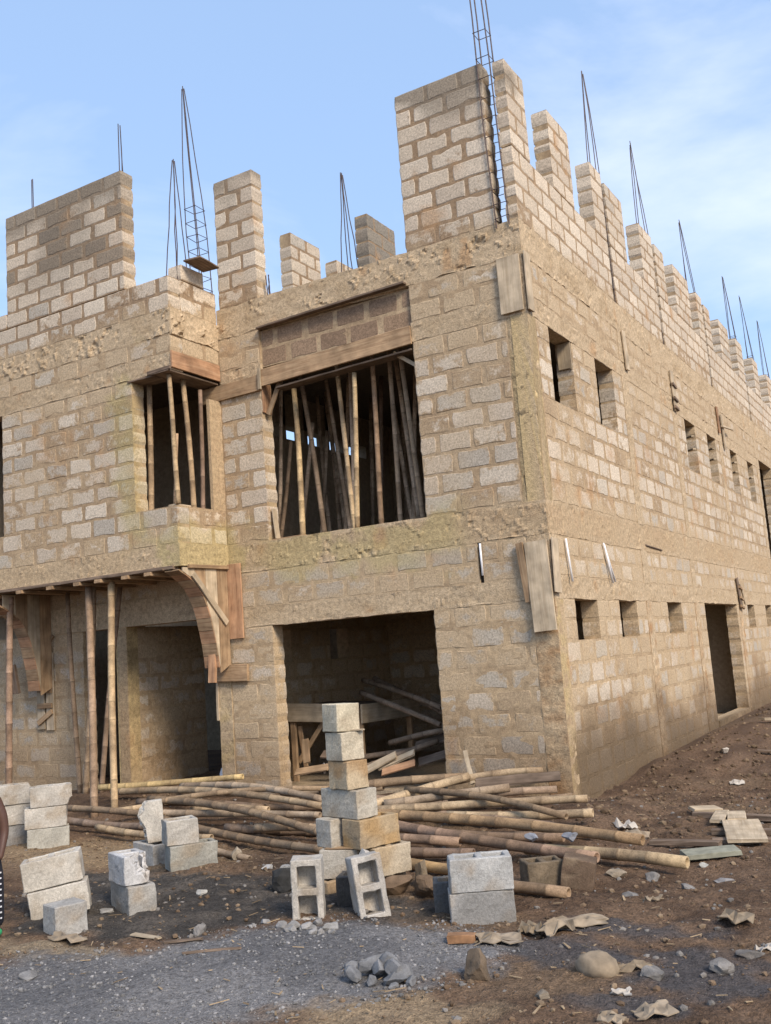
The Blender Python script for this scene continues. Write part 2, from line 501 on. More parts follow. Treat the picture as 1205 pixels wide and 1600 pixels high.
def one_block(fr, wall, u0, u1, z0, z1, depth, proud, grey, seed_rng, chip=0.2, tone=1.0, palette=None):
    R = seed_rng
    lu, lz = u1 - u0, z1 - z0
    kb = max(1, int(round(lu / 0.11)))
    ks = 2
    pts = []
    ro = 0.010 + 0.010 * R.rand()
    ro = min(ro, lu * 0.2, lz * 0.2)
    for i in range(kb + 1):
        t = i / kb
        pts.append([u0 + ro + (lu - 2 * ro) * t, z0])
    for i in range(ks):
        t = (i + 0.5) / ks
        pts.append([u1, z0 + ro + (lz - 2 * ro) * t])
    for i in range(kb + 1):
        t = i / kb
        pts.append([u1 - ro - (lu - 2 * ro) * t, z1])
    for i in range(ks):
        t = (i + 0.5) / ks
        pts.append([u0, z1 - ro - (lz - 2 * ro) * t])
    pts = np.array(pts)
    c = np.array([(u0 + u1) / 2, (z0 + z1) / 2])
    n = len(pts)
    jit = (R.rand(n) ** 1.5)[:, None] * 0.013
    dirv = c - pts
    dirv = np.sign(dirv) * np.minimum(np.abs(dirv), 1)
    side = np.abs(pts[:, 1] - c[1]) > lz * 0.45
    dv = np.where(side[:, None], np.array([[0, 1.0]]), np.array([[1.0, 0]])) * np.sign(c - pts)
    pts = pts + dv * jit
    if R.rand() < chip and lu > 0.2:
        q = R.randint(n)
        for dq, am in ((0, 1.0), (1, 0.6), (-1, 0.5)):
            pts[(q + dq) % n] += (c - pts[(q + dq) % n]) * np.array([0.10, 0.30]) * am * (0.4 + 0.8 * R.rand())
    ins = pts + (c - pts) / np.maximum(np.linalg.norm(c - pts, axis=1), 1e-6)[:, None] * 0.014
    full = depth > 0.1
    fo = -0.006 if not full else -0.003
    V = [fr.P(pts[:, 0], pts[:, 1], fo)]
    V.append(fr.P(ins[:, 0], ins[:, 1], proud + (R.rand(n) - 0.5) * 0.002))
    V.append(fr.P(np.array([c[0]]), np.array([c[1]]), np.array([proud + 0.001])))
    F = []
    for i in range(n):
        j = (i + 1) % n
        F.append((i, j, n + j, n + i))
        F.append((n + i, n + j, 2 * n))
    pal = palette if palette is not None else (C_GREYB if grey else C_BLOCKS)
    bc = pal[R.randint(len(pal))] * (0.94 + 0.12 * R.rand()) * tone
    if fr is BAYF and z0 > 7.1:
        e_ = ((c[0] + 6.75) / 1.05) ** 2 + ((c[1] - 8.1) / 0.75) ** 2
        if R.rand() < 0.85 * math.exp(-e_):
            bc = bc * np.array((0.50, 0.48, 0.46))
    hi = (0.35 * float(sstep(3.3, 3.5, np.array(z0))) + 0.5 * float(sstep(6.6, 6.9, np.array(z0)))) * (0.7 if fr is SIDE else 1.0)
    mort = (C_MORT if R.rand() < 0.6 else C_MORTD) * (1 - hi) + C_JOINT * hi
    if full:
        V.append(fr.P(pts[:, 0], pts[:, 1], -depth))
        V.append(fr.P(np.array([c[0]]), np.array([c[1]]), -depth))
        k = 2 * n + 1
        for i in range(n):
            j = (i + 1) % n
            F.append((k + i, k + j, j, i))
            F.append((k + j, k + i, k + n))
    V = np.concatenate(V)
    C = np.empty((len(V), 3))
    C[:] = bc
    C[n:2 * n] = bc * (0.94 + 0.12 * R.rand(n))[:, None]
    sh = (R.rand() - 0.45) * 0.85
    A = np.full(len(V), 0.6)
    A[:n] = -0.05 if not full else 0.3
    A[n:2 * n] = 0.30 + sh * 0.5
    A[2 * n] = 0.62 + sh
    F = fix(fr, F)
    BLOCKS.append((wall, V, F, C, V.mean(0), A, mort))


def courses(fr, wall, u0, u1, z0, z1, rows, freeL=False, freeR=False, full=False, proud=0.0008, grey=0.15, start=0, joint=0.034,
            chip=0.2, thick=0.225, tone=1.0, palette=None, blen=0.45, skip=0.0):
    """lay staggered blocks between two heights"""
    h = (z1 - z0) / rows
    for r in range(rows):
        a = z0 + r * h
        x = u0
        odd = (r + start) % 2
        first = True
        edges = []
        L0 = blen * 0.5 if odd else blen
        while x < u1 - 0.02:
            l = (L0 if first else blen) * (0.97 + 0.06 * RNG.rand())
            first = False
            e = min(x + l, u1)
            if u1 - e < 0.11:
                e = u1
            edges.append((x, e))
            x = e + joint * (0.7 + 0.9 * RNG.rand())
        for i, (p, q) in enumerate(edges):
            if RNG.rand() < skip:
                continue
            fl = full or (freeL and i == 0) or (freeR and i == len(edges) - 1)
            jz = joint * (0.45 + 0.45 * RNG.rand())
            one_block(fr, wall, p, q, a + jz * 0.5, a + h - jz * 0.5, thick + 0.006 if fl else 0.02,
                      proud + 0.0022 * RNG.rand(), RNG.rand() < grey, RNG, chip, tone, palette)


# ------------------------------------------------------------------ ground
GZ = -0.15
GREY_POLY = [(-2.6, -6.9), (-2.1, -6.35), (-1.15, -5.75), (-0.3, -4.98), (0.75, -4.62), (1.5, -4.95), (1.45, -5.5), (0.95, -6.1), (0.3, -6.8), (-0.6, -7.6), (-2.2, -7.8)]
DARK_POLY = [(-4.0, -3.75), (-2.6, -3.75), (-1.0, -3.75), (0.3, -4.0), (0.7, -4.2), (0.55, -4.65), (-0.3, -4.9), (-1.2, -5.6), (-2.3, -5.75), (-3.2, -5.0)]


def poly_sd(P, poly):
    """signed distance (negative inside) of points to a polygon"""
    poly = np.array(poly)
    d = np.full(len(P), 1e9)
    ins = np.zeros(len(P), bool)
    for i in range(len(poly)):
        a, b = poly[i], poly[(i + 1) % len(poly)]
        e = b - a
        t = np.clip(((P - a) @ e) / (e @ e), 0, 1)
        d = np.minimum(d, np.linalg.norm(P - a - t[:, None] * e, axis=1))
        c = (a[1] > P[:, 1]) != (b[1] > P[:, 1])
        xi = a[0] + (P[:, 1] - a[1]) / (b[1] - a[1] + 1e-12) * e[0]
        ins ^= c & (P[:, 0] < xi)
    return np.where(ins, -d, d)


def ground_h(x, y):
    x = np.asarray(x, float); y = np.asarray(y, float)
    P = np.stack([x, y, 0 * x], -1)
    h = GZ + 0 * x
    h = h + 0.05 * (fbm(P, 0.55, 3, 71) - 0.5) * 2
    h = h + 0.028 * (fbm(P, 2.6, 4, 72) - 0.5) * 2
    soil = sstep(0.2, 1.2, x) + sstep(-2.0, -3.0, x) * 0.3
    h = h + np.clip(soil, 0, 1) * 0.05 * (fbm(P, 5.5, 4, 73) - 0.45) * sstep(-6.5, -4.0, y + 0 * x)
    # spoil bank thrown up along the side wall
    b = np.exp(-((x - 0.75) / 0.75) ** 2) * sstep(0.6, 3.0, y) * (x > -0.3)
    h = h + 0.17 * b * (0.5 + fbm(P, 1.4, 3, 74))
    h = h + 0.10 * sstep(0.5, 8.0, y) * (x > -0.3)
    # porch side is filled up a little
    h = h + 0.16 * sstep(-2.2, -0.8, y) * sstep(-4.6, -6.0, x)
    # rubble under the bamboo heap
    h = h + 0.13 * sstep(-3.0, -0.5, y) * (1 - sstep(0.6, 1.1, x)) * (1 - sstep(-0.1, 0.1, y)) * sstep(-6.4, -5.4, x)
    h = np.where((np.abs(x) > 30) | (np.abs(y) > 40), GZ - 0.05, h)
    return h


def gz(x, y):
    return float(ground_h(np.array([x]), np.array([y]))[0])


def axis(fine0, fine1, st, ends):
    a = list(np.arange(fine0, fine1 + 1e-6, st))
    lo, hi = [], []
    s, x = st, fine0
    while x > ends[0]:
        s *= 1.28
        x -= s
        lo.append(x)
    s, x = st, fine1
    while x < ends[1]:
        s *= 1.28
        x += s
        hi.append(x)
    return np.array(lo[::-1] + a + hi)


def ground_col(P):
    n1 = fbm(P, 1.1, 4, 81); n2 = fbm(P, 4.0, 4, 82); n3 = fbm(P, 14.0, 3, 83)
    c = lerp((0.108, 0.067, 0.042), (0.185, 0.118, 0.074), sstep(0.35, 0.65, n2))
    c = lerp(c, (0.21, 0.145, 0.09), 0.55 * sstep(0.54, 0.72, n1))
    x, y = P[:, 0], P[:, 1]
    # dry tan soil by the block stacks and at the very front
    dl = np.sqrt(((x + 4.0) / 1.9) ** 2 + ((y + 3.2) / 0.75) ** 2) + (n2 - 0.5)
    c = lerp(c, (0.33, 0.235, 0.14), 0.8 * (1 - sstep(0.6, 1.2, dl)))
    df = np.sqrt(((x - 1.05) / 0.75) ** 2 + ((y + 6.15) / 0.33) ** 2) + (n2 - 0.5) * 1.5
    c = lerp(c, (0.36, 0.265, 0.165), 0.8 * (1 - sstep(0.5, 1.2, df)))
    df = np.sqrt(((x + 1.4) / 1.0) ** 2 + ((y + 5.95) / 0.22) ** 2) + (n2 - 0.5) * 1.5
    c = lerp(c, (0.36, 0.28, 0.185), 0.75 * (1 - sstep(0.5, 1.2, df)))
    XY = P[:, :2]
    sd = poly_sd(XY, GREY_POLY) + (n2 - 0.5) * 0.55 + (n3 - 0.5) * 0.2
    c = lerp(c, lerp((0.155, 0.15, 0.15), (0.225, 0.215, 0.21), sstep(0.4, 0.6, n1)), 1 - sstep(-0.18, 0.10, sd))
    sd = poly_sd(XY, DARK_POLY) + (n2 - 0.5) * 0.6 + (n3 - 0.5) * 0.15
    c = lerp(c, lerp((0.060, 0.055, 0.050), (0.115, 0.10, 0.085), sstep(0.4, 0.65, n2)), 0.95 * (1 - sstep(-0.22, 0.12, sd)))
    for cx, cy, rx, ry in ((1.95, -4.35, 0.6, 0.28), (2.55, -5.1, 0.5, 0.5), (1.75, -4.95, 0.45, 0.35), (2.3, -5.7, 0.3, 0.2)):
        d = np.sqrt(((x - cx) / rx) ** 2 + ((y - cy) / ry) ** 2) + (n2 - 0.5) * 1.8
        c = lerp(c, (0.088, 0.085, 0.088), 0.8 * (1 - sstep(0.5, 1.15, d)))
    return c


xs = np.concatenate([axis(-7.0, -3.0, 0.05, (-700, -3.0)), axis(-2.97, 3.5, 0.028, (-2.97, 700))])
ys = np.concatenate([axis(-7.2, -3.4, 0.026, (-700, -3.4)), axis(-3.37, 1.6, 0.045, (-3.37, 700))])
X_, Y_ = np.meshgrid(xs, ys)
H_ = ground_h(X_, Y_)
GV = np.stack([X_, Y_, H_], -1).reshape(-1, 3)
fz = np.array([[gx, gy, 0.0] for gx, gy in GV[:, :2]])
near = (GV[:, 0] > -8) & (GV[:, 0] < 4.6) & (GV[:, 1] > -8.5) & (GV[:, 1] < 3)
rough_ = 1 - 0.6 * sstep(0.1, -0.1, poly_sd(GV[near][:, :2], GREY_POLY))
GV[near, 2] += ((fbm(fz[near], 9, 4, 91, 0.62) - 0.5) * 0.05 + (vnoise(fz[near], 26, 93) - 0.5) * 0.014) * rough_
nx_ = len(xs)
idx = np.arange(len(GV)).reshape(len(ys), nx_)
GF = np.stack([idx[:-1, :-1], idx[:-1, 1:], idx[1:, 1:], idx[1:, :-1]], -1).reshape(-1, 4)
ground = mesh_obj('ground', GV, GF, M_GROUND, None, ground_col(GV), smooth=True)
ground['kind'] = 'structure'

# ------------------------------------------------------------------ the building
BLD = empty('block_building', (-2.4, 5.0, GZ))
tag(BLD, 'unfinished two-storey sandcrete block building with open windows, bare rebar and bamboo props', 'building')

Zs = dict(L1b=2.2, L1t=2.46, S1b=2.96, S1t=3.36, L2b=5.65, L2t=5.9, B2b=6.4, B2t=6.85)
cores = {k: Acc() for k in ('front_wall', 'side_wall', 'bay_wall', 'porch_wall', 'roof_wall', 'roof_wall.001', 'roof_wall.002')}


def wall(fr, name, u0, u1, z0, z1, rows, freeL=False, freeR=False, full=False, smear=0.0, grey=0.15, start=0, proud=0.0008, chip=0.2,
         thick=0.225, tone=1.0, topfree=False, palette=None, amp=0.0035, res=0.05, cgain=1.0, joint=0.034, back=0.0):
    fi = 0.014
    a0 = u0 + (fi if (freeL or full) else 0)
    a1 = u1 - (fi if (freeR or full) else 0)
    zt = z1 - (0.012 if (topfree or full) else 0)
    slab_panel(cores[name], fr, a0, a1, z0, zt, thick=thick - (0.012 if full else 0), res=res, off=-0.0022 + smear * 0.35 - back, amp=amp, sc=7.0, seed=int(abs(u0 * 13 + z0 * 7)) % 50, cgain=cgain, joints=True)
    fr2 = fr if back == 0 else Frame(fr.o - fr.n * back, fr.u, fr.n)
    courses(fr2, name, u0, u1, z0, z1, rows, freeL, freeR, full, proud, grey, start, joint, chip, thick, tone, palette)


# --- front wall, plane Y = 0
wall(FRONT, 'front_wall', -4.85, -4.08, -0.35, 2.2, 10, freeR=True, smear=0.005, grey=0.75, amp=0.007, tone=0.92)
wall(FRONT, 'front_wall', -1.6, -0.28, -0.35, 2.2, 10, freeL=True, smear=0.0055, grey=0.75, amp=0.008, tone=0.92)
wall(FRONT, 'front_wall', -4.8, -0.93, 2.46, 2.96, 2, smear=0.003, grey=0.85, tone=0.9)
wall(FRONT, 'front_wall', -0.875, -0.28, 2.46, 2.96, 2, smear=0.002, grey=0.85)
wall(FRONT, 'front_wall', -4.8, -4.05, 3.36, 5.65, 9, freeR=True, smear=0.001, grey=0.35, start=1)
wall(FRONT, 'front_wall', -1.6, -0.28, 3.36, 5.65, 9, freeL=True, smear=-0.002, grey=0.3, chip=0.3)
wall(FRONT, 'front_wall', -1.6, -0.28, 5.9, 6.4, 2, freeL=True, smear=0.004, grey=0.6, amp=0.008)
wall(FRONT, 'front_wall', -4.8, -4.05, 5.9, 6.4, 2, smear=0.004, grey=0.6, amp=0.008)
BROWN = np.array([(0.27, 0.185, 0.12), (0.24, 0.165, 0.11), (0.30, 0.21, 0.14)])
wall(FRONT, 'front_wall', -4.05, -1.6, 5.84, 6.38, 2, smear=0.002, back=0.045, palette=BROWN, thick=0.15, joint=0.045, chip=0.1, cgain=1.1)
N_BROWN = (-4.05, -1.6, 5.84, 6.38)
wall(FRONT, 'front_wall', -1.59, -0.30, 6.85, 9.05, 9, full=True, chip=0.25, grey=0.05, tone=1.03)
wall(FRONT, 'front_wall', -4.75, -4.02, 6.85, 8.83, 8, full=True, chip=0.25, grey=0.05)

# --- side wall, plane X = 0
SEG_ALL = [(0.25, 3.72), (4.02, 6.72), (6.98, 10.52), (10.8, 14.84), (15.1, 24.0)]


def side_rows(z0, z1, rows, holes=(), **k):
    for (a, b) in SEG_ALL:
        cuts = [a]
        for (p, q) in holes:
            if q > a and p < b:
                cuts += [max(p, a), min(q, b)]
        cuts.append(b)
        for i in range(0, len(cuts), 2):
            p, q = cuts[i], cuts[i + 1]
            if q - p > 0.06:
                wall(SIDE, 'side_wall', p, q, z0, z1, rows, freeL=i > 0, freeR=i < len(cuts) - 2, res=0.055 if p < 8 else 0.09, **k)


GDOOR = (7.47, 10.3)
GWIN = [(0.67, 1.5), (2.43, 3.23), (4.92, 5.79), (11.43, 12.2), (13.59, 14.4), (16.5, 17.3), (19.0, 19.8)]
FWIN = [(0.68, 1.49), (2.47, 3.26), (7.57, 8.37), (9.4, 10.16), (11.63, 12.35), (13.58, 14.3)]
FDOOR = (15.24, 17.1)
side_rows(-0.35, 0.10, 2, [], smear=0.004, grey=0.4, tone=0.85, amp=0.007)
side_rows(0.10, 1.7, 6, [GDOOR], smear=0.002, grey=0.3, start=1, tone=0.97, chip=0.3)
side_rows(1.7, 2.2, 2, sorted(GWIN + [GDOOR]), smear=0.0, grey=0.3, start=1)
side_rows(2.46, 2.96, 2, [], smear=0.002, grey=0.25, chip=0.3)
side_rows(3.36, 4.68, 5, [FDOOR], smear=-0.002, grey=0.1)
side_rows(4.68, 5.65, 4, sorted(FWIN + [FDOOR]), smear=0.0, grey=0.25, start=1)
side_rows(5.9, 6.4, 2, [], smear=0.006, grey=0.3, amp=0.009)
SLOTS = [(3.78, 3.93), (6.63, 6.79), (10.5, 10.67), (14.9, 15.07), (19.6, 19.8)]
SEG_ALL_KEEP = SEG_ALL
SEG_ALL = [(0.0, 3.78), (3.93, 6.63), (6.79, 10.5), (10.67, 14.9), (15.07, 19.6), (19.8, 24.0)]
for (a, b) in SEG_ALL:
    wall(SIDE, 'side_wall', a, b, 6.85, 7.83, 4, full=True, grey=0.03, chip=0.1, tone=1.04, res=0.06 if a < 8 else 0.1, thick=0.15 if a == 0 else 0.225)
for (a, b, t, rws) in [(0.0, 0.63, 9.0, 5), (1.46, 2.3, 9.0, 5), (3.23, 3.78, 8.97, 5), (3.93, 4.84, 8.9, 5), (5.81, 6.63, 8.9, 5), (6.79, 7.41, 8.84, 5),
                       (8.11, 9.33, 8.87, 5), (10.0, 10.5, 8.85, 5), (10.67, 11.23, 8.76, 5), (12.15, 13.2, 8.82, 5), (14.1, 14.9, 8.85, 5),
                       (16.3, 17.05, 8.85, 5), (18.45, 19.5, 8.85, 5), (20.4, 21.3, 8.85, 5), (22.3, 23.2, 8.85, 5)]:
    wall(SIDE, 'side_wall', a, b, 7.83, t, rws, full=True, grey=0.05, chip=0.12, start=int(a * 3) % 2, tone=1.03, thick=0.15 if a == 0 else 0.225)

# --- short wall ends standing on the roof behind the beam
for (xx, a, b, t, rws, tn) in [(-4.94, 2.2, 3.1, 8.9, 9, 1.0), (-4.3, 2.6, 3.3, 8.36, 6, 1.0)]:
    wall(Frame((xx, 0, 0), (0, 1, 0), (1, 0, 0)), 'roof_wall' if a < 2.3 else 'roof_wall.001', a, b, 6.8, t, rws, full=True, grey=0.2, tone=tn)
wall(Frame((-3.3, 0, 0), (0, 1, 0), (1, 0, 0)), 'roof_wall.002', 2.0, 2.9, 6.8, 8.67, 8, full=True, palette=C_GREYB * 0.55, joint=0.012, chip=0.05)

# --- projecting bay, plane Y = -1 and its return at X = -4.8
wall(BAYF, 'bay_wall', -12.0, -4.8, 3.35, 3.87, 2, smear=0.001, grey=0.35, chip=0.35, freeR=True)
wall(BAYF, 'bay_wall', -8.31, -5.55, 3.87, 5.75, 8, freeL=True, freeR=True, smear=0.0, grey=0.45, chip=0.35, start=1)
wall(BAYF, 'bay_wall', -12.0, -9.2, 3.87, 5.75, 8, freeR=True, smear=0.0, grey=0.4)
wall(BAYF, 'bay_wall', -12.0, -4.8, 6.0, 6.27, 1, smear=0.004, grey=0.6, freeR=True, amp=0.008)
wall(BAYF, 'bay_wall', -12.0, -4.8, 6.62, 7.11, 2, freeR=True, full=True, smear=0.0, grey=0.2)
wall(BAYF, 'bay_wall', -12.0, -8.15, 7.11, 7.36, 1, full=True, grey=0.2)
wall(BAYF, 'bay_wall', -8.15, -5.62, 7.11, 8.93, 8, full=True, grey=0.15, chip=0.2)
wall(BAYS, 'bay_wall', -0.775, 0.0, 3.35, 3.87, 2, smear=0.0, grey=0.0, chip=0.4, tone=1.12)
wall(BAYS, 'bay_wall', -0.775, 0.0, 6.0, 6.27, 1, smear=0.002, grey=0.5)
wall(BAYS, 'bay_wall', -0.775, 0.0, 6.62, 7.11, 2, full=True, grey=0.0, tone=1.08)
wall(BAYS, 'bay_wall', -0.74, -0.25, 7.11, 7.35, 1, full=True, grey=0.0, tone=1.05, palette=C_BLOCKS[1:2])

# --- ground floor wall under the bay
wall(FRONT, 'porch_wall', -12.0, -7.75, -0.1, 2.38, 10, freeR=True, smear=0.005, grey=0.6, tone=0.95)
wall(FRONT, 'porch_wall', -12.0, -4.85, 2.76, 3.02, 1, smear=0.003, grey=0.6)
wall(PORW, 'porch_wall', 0.2, 1.72, -0.1, 2.38, 10, smear=0.006, grey=0.3, tone=0.95, freeR=True, amp=0.008)

WALLS = {}
for k, a in cores.items():
    o = a.build(k.split('.')[0], M_MORTAR, BLD)
    WALLS[k] = o

# --- the cast concrete: lintels, floor edges, beams, columns
def cast(name, items, **kw):
    a = Acc()
    for it in items:
        fr, u0, u1, z0, z1 = it[:5]
        k = dict(off=0.001, amp=0.005, sc=10.0, base=C_TAN, dark=C_MORT * 0.92, ragged=0.016, lumps=0.009, res=0.03, thick=0.225)
        k.update(kw)
        if len(it) > 5:
            k.update(it[5])
        slab_panel(a, fr, u0, u1, z0, z1, **k)
    o = a.build(name, M_CONC, BLD)
    for p in o.data.polygons:
        p.use_smooth = False
    return o


cast('lintel', [(FRONT, -5.08, 0.0, 2.2, 2.46), (SIDE, 0.0, 24.0, 2.2, 2.46, dict(res=0.05, off=0.002))], seed=2)
cast('floor_slab_edge', [(FRONT, -4.8, 0.0, 2.96, 3.36, dict(lumps=0.011, off=0.002, res=0.025)), (SIDE, 0.0, 24.0, 2.96, 3.36, dict(res=0.05, off=0.002))], seed=3, base=C_MORT * 1.0, dark=C_MORTD * 1.2)
cast('lintel', [(FRONT, -1.6, 0.0, 5.65, 5.9), (FRONT, -4.8, -4.05, 5.65, 5.9), (SIDE, 0.0, 15.24, 5.65, 5.9, dict(res=0.06)), (SIDE, 17.1, 24.0, 5.65, 5.9, dict(res=0.09))], seed=4)
cast('ring_beam', [(FRONT, -4.8, 0.0, 6.4, 6.85, dict(lumps=0.018, ragged=0.03, off=0.003, res=0.025)), (SIDE, 0.0, 24.0, 6.4, 6.86, dict(res=0.05, off=0.003, lumps=0.011))], seed=6, base=C_TAN * 1.02)
cast('bay_slab_edge', [(BAYF, -12.0, -4.8, 3.05, 3.36, dict(ragged=0.02)), (BAYS, -1.0, 0.0, 3.05, 3.36, dict(off=0.006))], seed=7, base=C_MORT * 1.1)
cast('lintel', [(BAYF, -12.0, -4.8, 5.75, 6.0, dict(ragged=0.02))], seed=8)
cast('ring_beam', [(BAYF, -12.0, -4.8, 6.27, 6.63, dict(lumps=0.02)), (BAYS, -1.0, 0.0, 6.25, 6.63, dict(lumps=0.05, ragged=0.04, off=0.01, base=C_TAN * 1.1))], seed=9)
cast('porch_beam', [(FRONT, -8.68, -5.06, 2.38, 2.76, dict(amp=0.004, lumps=0.0, ragged=0.0, off=0.02))], seed=10, base=C_TAN, dark=C_MORT)
YEL = np.array((0.44, 0.33, 0.175))
cast('column', [(FRONT, -0.28, 0.0, -0.35, 2.2, dict(off=0.006, amp=0.008, base=C_MORT, dark=C_RUST * 0.8, lumps=0.0)),
                (SIDE, 0.0, 0.25, -0.35, 2.2, dict(base=YEL, dark=C_MORT, lumps=0.0))], seed=11, ragged=0.0)
cast('column', [(FRONT, -0.28, 0.0, 2.46, 2.96), (SIDE, 0.0, 0.25, 2.46, 2.96)], seed=12, ragged=0.0)
cast('column', [(FRONT, -0.278, -0.0, 3.36, 5.65, dict(off=-0.006, amp=0.004, base=(0.33, 0.25, 0.14), dark=(0.29, 0.22, 0.13), lumps=0.012, sc=6)),
                (SIDE, 0.0, 0.245, 3.36, 5.65, dict(off=-0.004, base=YEL * 1.15, dark=C_TAN, lumps=0.008))], seed=13, ragged=0.0)
cast('column', [(FRONT, -0.28, 0.0, 5.9, 6.4), (SIDE, 0.0, 0.25, 5.9, 6.4)], seed=14, ragged=0.0)
for (a, b) in [(3.72, 4.02), (6.72, 6.98), (10.52, 10.8), (14.84, 15.1)]:
    cast('column', [(SIDE, a, b, -0.35, 2.2, dict(base=C_TAN, dark=C_RUST * 0.9, lumps=0.015)), (SIDE, a, b, 2.46, 2.96), (SIDE, a, b, 3.36, 5.65), (SIDE, a, b, 5.9, 6.4)], seed=15 + int(a), ragged=0.0, off=0.007, res=0.06)
cast('column', [(FRONT, -5.08, -4.85, -0.1, 2.2, dict(base=C_TAN * 0.95, dark=YEL))], seed=31, ragged=0.0, lumps=0.0, off=0.012)
cast('column', [(FRONT, -7.02, -6.83, -0.1, 2.38, dict(base=C_MORT, dark=C_MORTD * 1.2)), (PORW, 0.0, 0.22, -0.1, 2.38, dict(base=YEL * 1.1, dark=YEL * 0.7))], seed=32, ragged=0.0, lumps=0.0, off=0.008)
cast('column', [(BAYS, -0.26, 0.0, 3.87, 5.47, dict(thick=0.05, base=C_MORT, dark=C_MORTD * 1.2))], seed=33, ragged=0.0, lumps=0.0)
cast('door_sill', [(SIDE, 7.47, 10.3, -0.3, 0.10, dict(off=0.03))], seed=34, base=C_TAN)


def box(acc, x0, x1, y0, y1, z0, z1, c):
    V = [(x0, y0, z0), (x1, y0, z0), (x1, y1, z0), (x0, y1, z0), (x0, y0, z1), (x1, y0, z1), (x1, y1, z1), (x0, y1, z1)]
    F = [(0, 3, 2, 1), (4, 5, 6, 7), (0, 1, 5, 4), (1, 2, 6, 5), (2, 3, 7, 6), (3, 0, 4, 7)]
    acc.add(V, F, c)


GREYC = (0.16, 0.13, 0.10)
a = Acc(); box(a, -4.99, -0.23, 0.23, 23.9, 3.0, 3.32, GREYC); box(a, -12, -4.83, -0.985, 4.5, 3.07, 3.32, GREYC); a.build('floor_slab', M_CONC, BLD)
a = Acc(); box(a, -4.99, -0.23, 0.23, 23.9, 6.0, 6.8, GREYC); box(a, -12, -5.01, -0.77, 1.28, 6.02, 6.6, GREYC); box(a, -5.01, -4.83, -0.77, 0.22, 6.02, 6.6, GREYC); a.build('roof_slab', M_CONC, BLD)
a = Acc(); box(a, -12, -0.23, 0.24, 23.9, -0.3, -0.02, (0.36, 0.28, 0.19)); a.build('ground_floor', M_CONC, BLD)
# rooms behind the openings
IC = (0.34, 0.27, 0.19)
a = Acc()
box(a, -5.2, -5.0, 0.24, 1.3, 3.30, 6.05, IC); box(a, -5.2, -5.0, 4.3, 23.9, 3.30, 6.05, IC); box(a, -5.2, -5.0, 1.3, 4.3, 3.32, 5.25, IC); box(a, -5.2, -5.0, 1.3, 4.3, 5.47, 6.05, IC)
for y in (1.75, 2.35, 3.0, 3.6):
    box(a, -5.2, -5.0, y, y + 0.10, 5.25, 6.0, IC)
a.build('partition_wall', M_MORTAR, BLD)
for q in ((-5.0, -0.23, 5.2, 5.35, 3.32, 6.05), (-12, -5.0, 1.15, 1.27, 3.32, 6.02), (-9.6, -9.4, -0.77, 1.15, 3.3, 6.0), (-3.2, -3.0, 7.2, 23.9, 3.32, 6.0), (-3.2, -3.0, 7.2, 23.9, -0.02, 3.0), (-7.5, -0.25, 6.9, 7.1, -0.02, 2.99),
          (-6.95, -6.85, 3.0, 4.9, -0.02, 3.0), (-12, -5.2, 4.9, 5.05, -0.02, 3.0), (-12, -8.0, 1.5, 1.6, -0.02, 3.0), (-3.0, -0.23, 11.0, 11.15, -0.02, 3.0), (-3.0, -0.23, 17.6, 17.75, 3.32, 6.0)):
    a = Acc(); box(a, *q, IC); a.build('partition_wall', M_MORTAR, BLD)  # mostly unseen walls, added to shut out the sky and keep the rooms dark
INT = Frame((-0.0, 4.6, 0), (1, 0, 0), (0, -1, 0))
cores['partition'] = Acc()
for (p, q, z0, z1, r) in [(-5.0, -0.25, -0.05, 1.75, 7), (-5.0, -0.25, 1.75, 2.3, 2), (-5.0, -0.25, 2.3, 2.98, 3)]:
    wall(INT, 'partition', p, q, z0, z1, r, grey=0.4, smear=0.001, res=0.12)
INL = Frame((-5.0, 0, 0), (0, 1, 0), (1, 0, 0))
for (p, q, z0, z1, r) in [(0.24, 4.62, -0.05, 1.68, 7), (0.24, 1.2, 1.68, 2.18, 2), (1.66, 2.74, 1.68, 2.18, 2), (3.28, 4.62, 1.68, 2.18, 2), (0.24, 4.62, 2.18, 2.98, 3)]:
    wall(INL, 'partition', p, q, z0, z1, r, grey=0.4, smear=0.002, res=0.12)
WALLS['partition'] = cores['partition'].build('partition_wall', M_MORTAR, BLD)

# --- weather all blocks in one go
AV = np.concatenate([b[1] for b in BLOCKS])
AC = stain(AV, np.concatenate([b[3] for b in BLOCKS]))
AS = smear_amt(AV)
AM = stain(AV, lerp(np.concatenate([np.tile(b[6], (len(b[1]), 1)) for b in BLOCKS]), C_TAN * 0.95, sstep(0.2, 0.55, AS)))
AA = np.concatenate([b[5] for b in BLOCKS]) - AS
_hd = (AV[:, 0] > -4.06) & (AV[:, 0] < -1.59) & (AV[:, 1] > 0.03) & (AV[:, 1] < 0.3) & (AV[:, 2] > 5.8) & (AV[:, 2] < 6.4)
AA[_hd] = np.concatenate([b[5] for b in BLOCKS])[_hd] + 0.35
AC[_hd] = np.concatenate([b[3] for b in BLOCKS])[_hd]
k = 0
for i, b in enumerate(BLOCKS):
    n = len(b[1])
    BLOCKS[i] = (b[0], b[1], b[2], AC[k:k + n], b[4], AA[k:k + n], AM[k:k + n])
    k += n

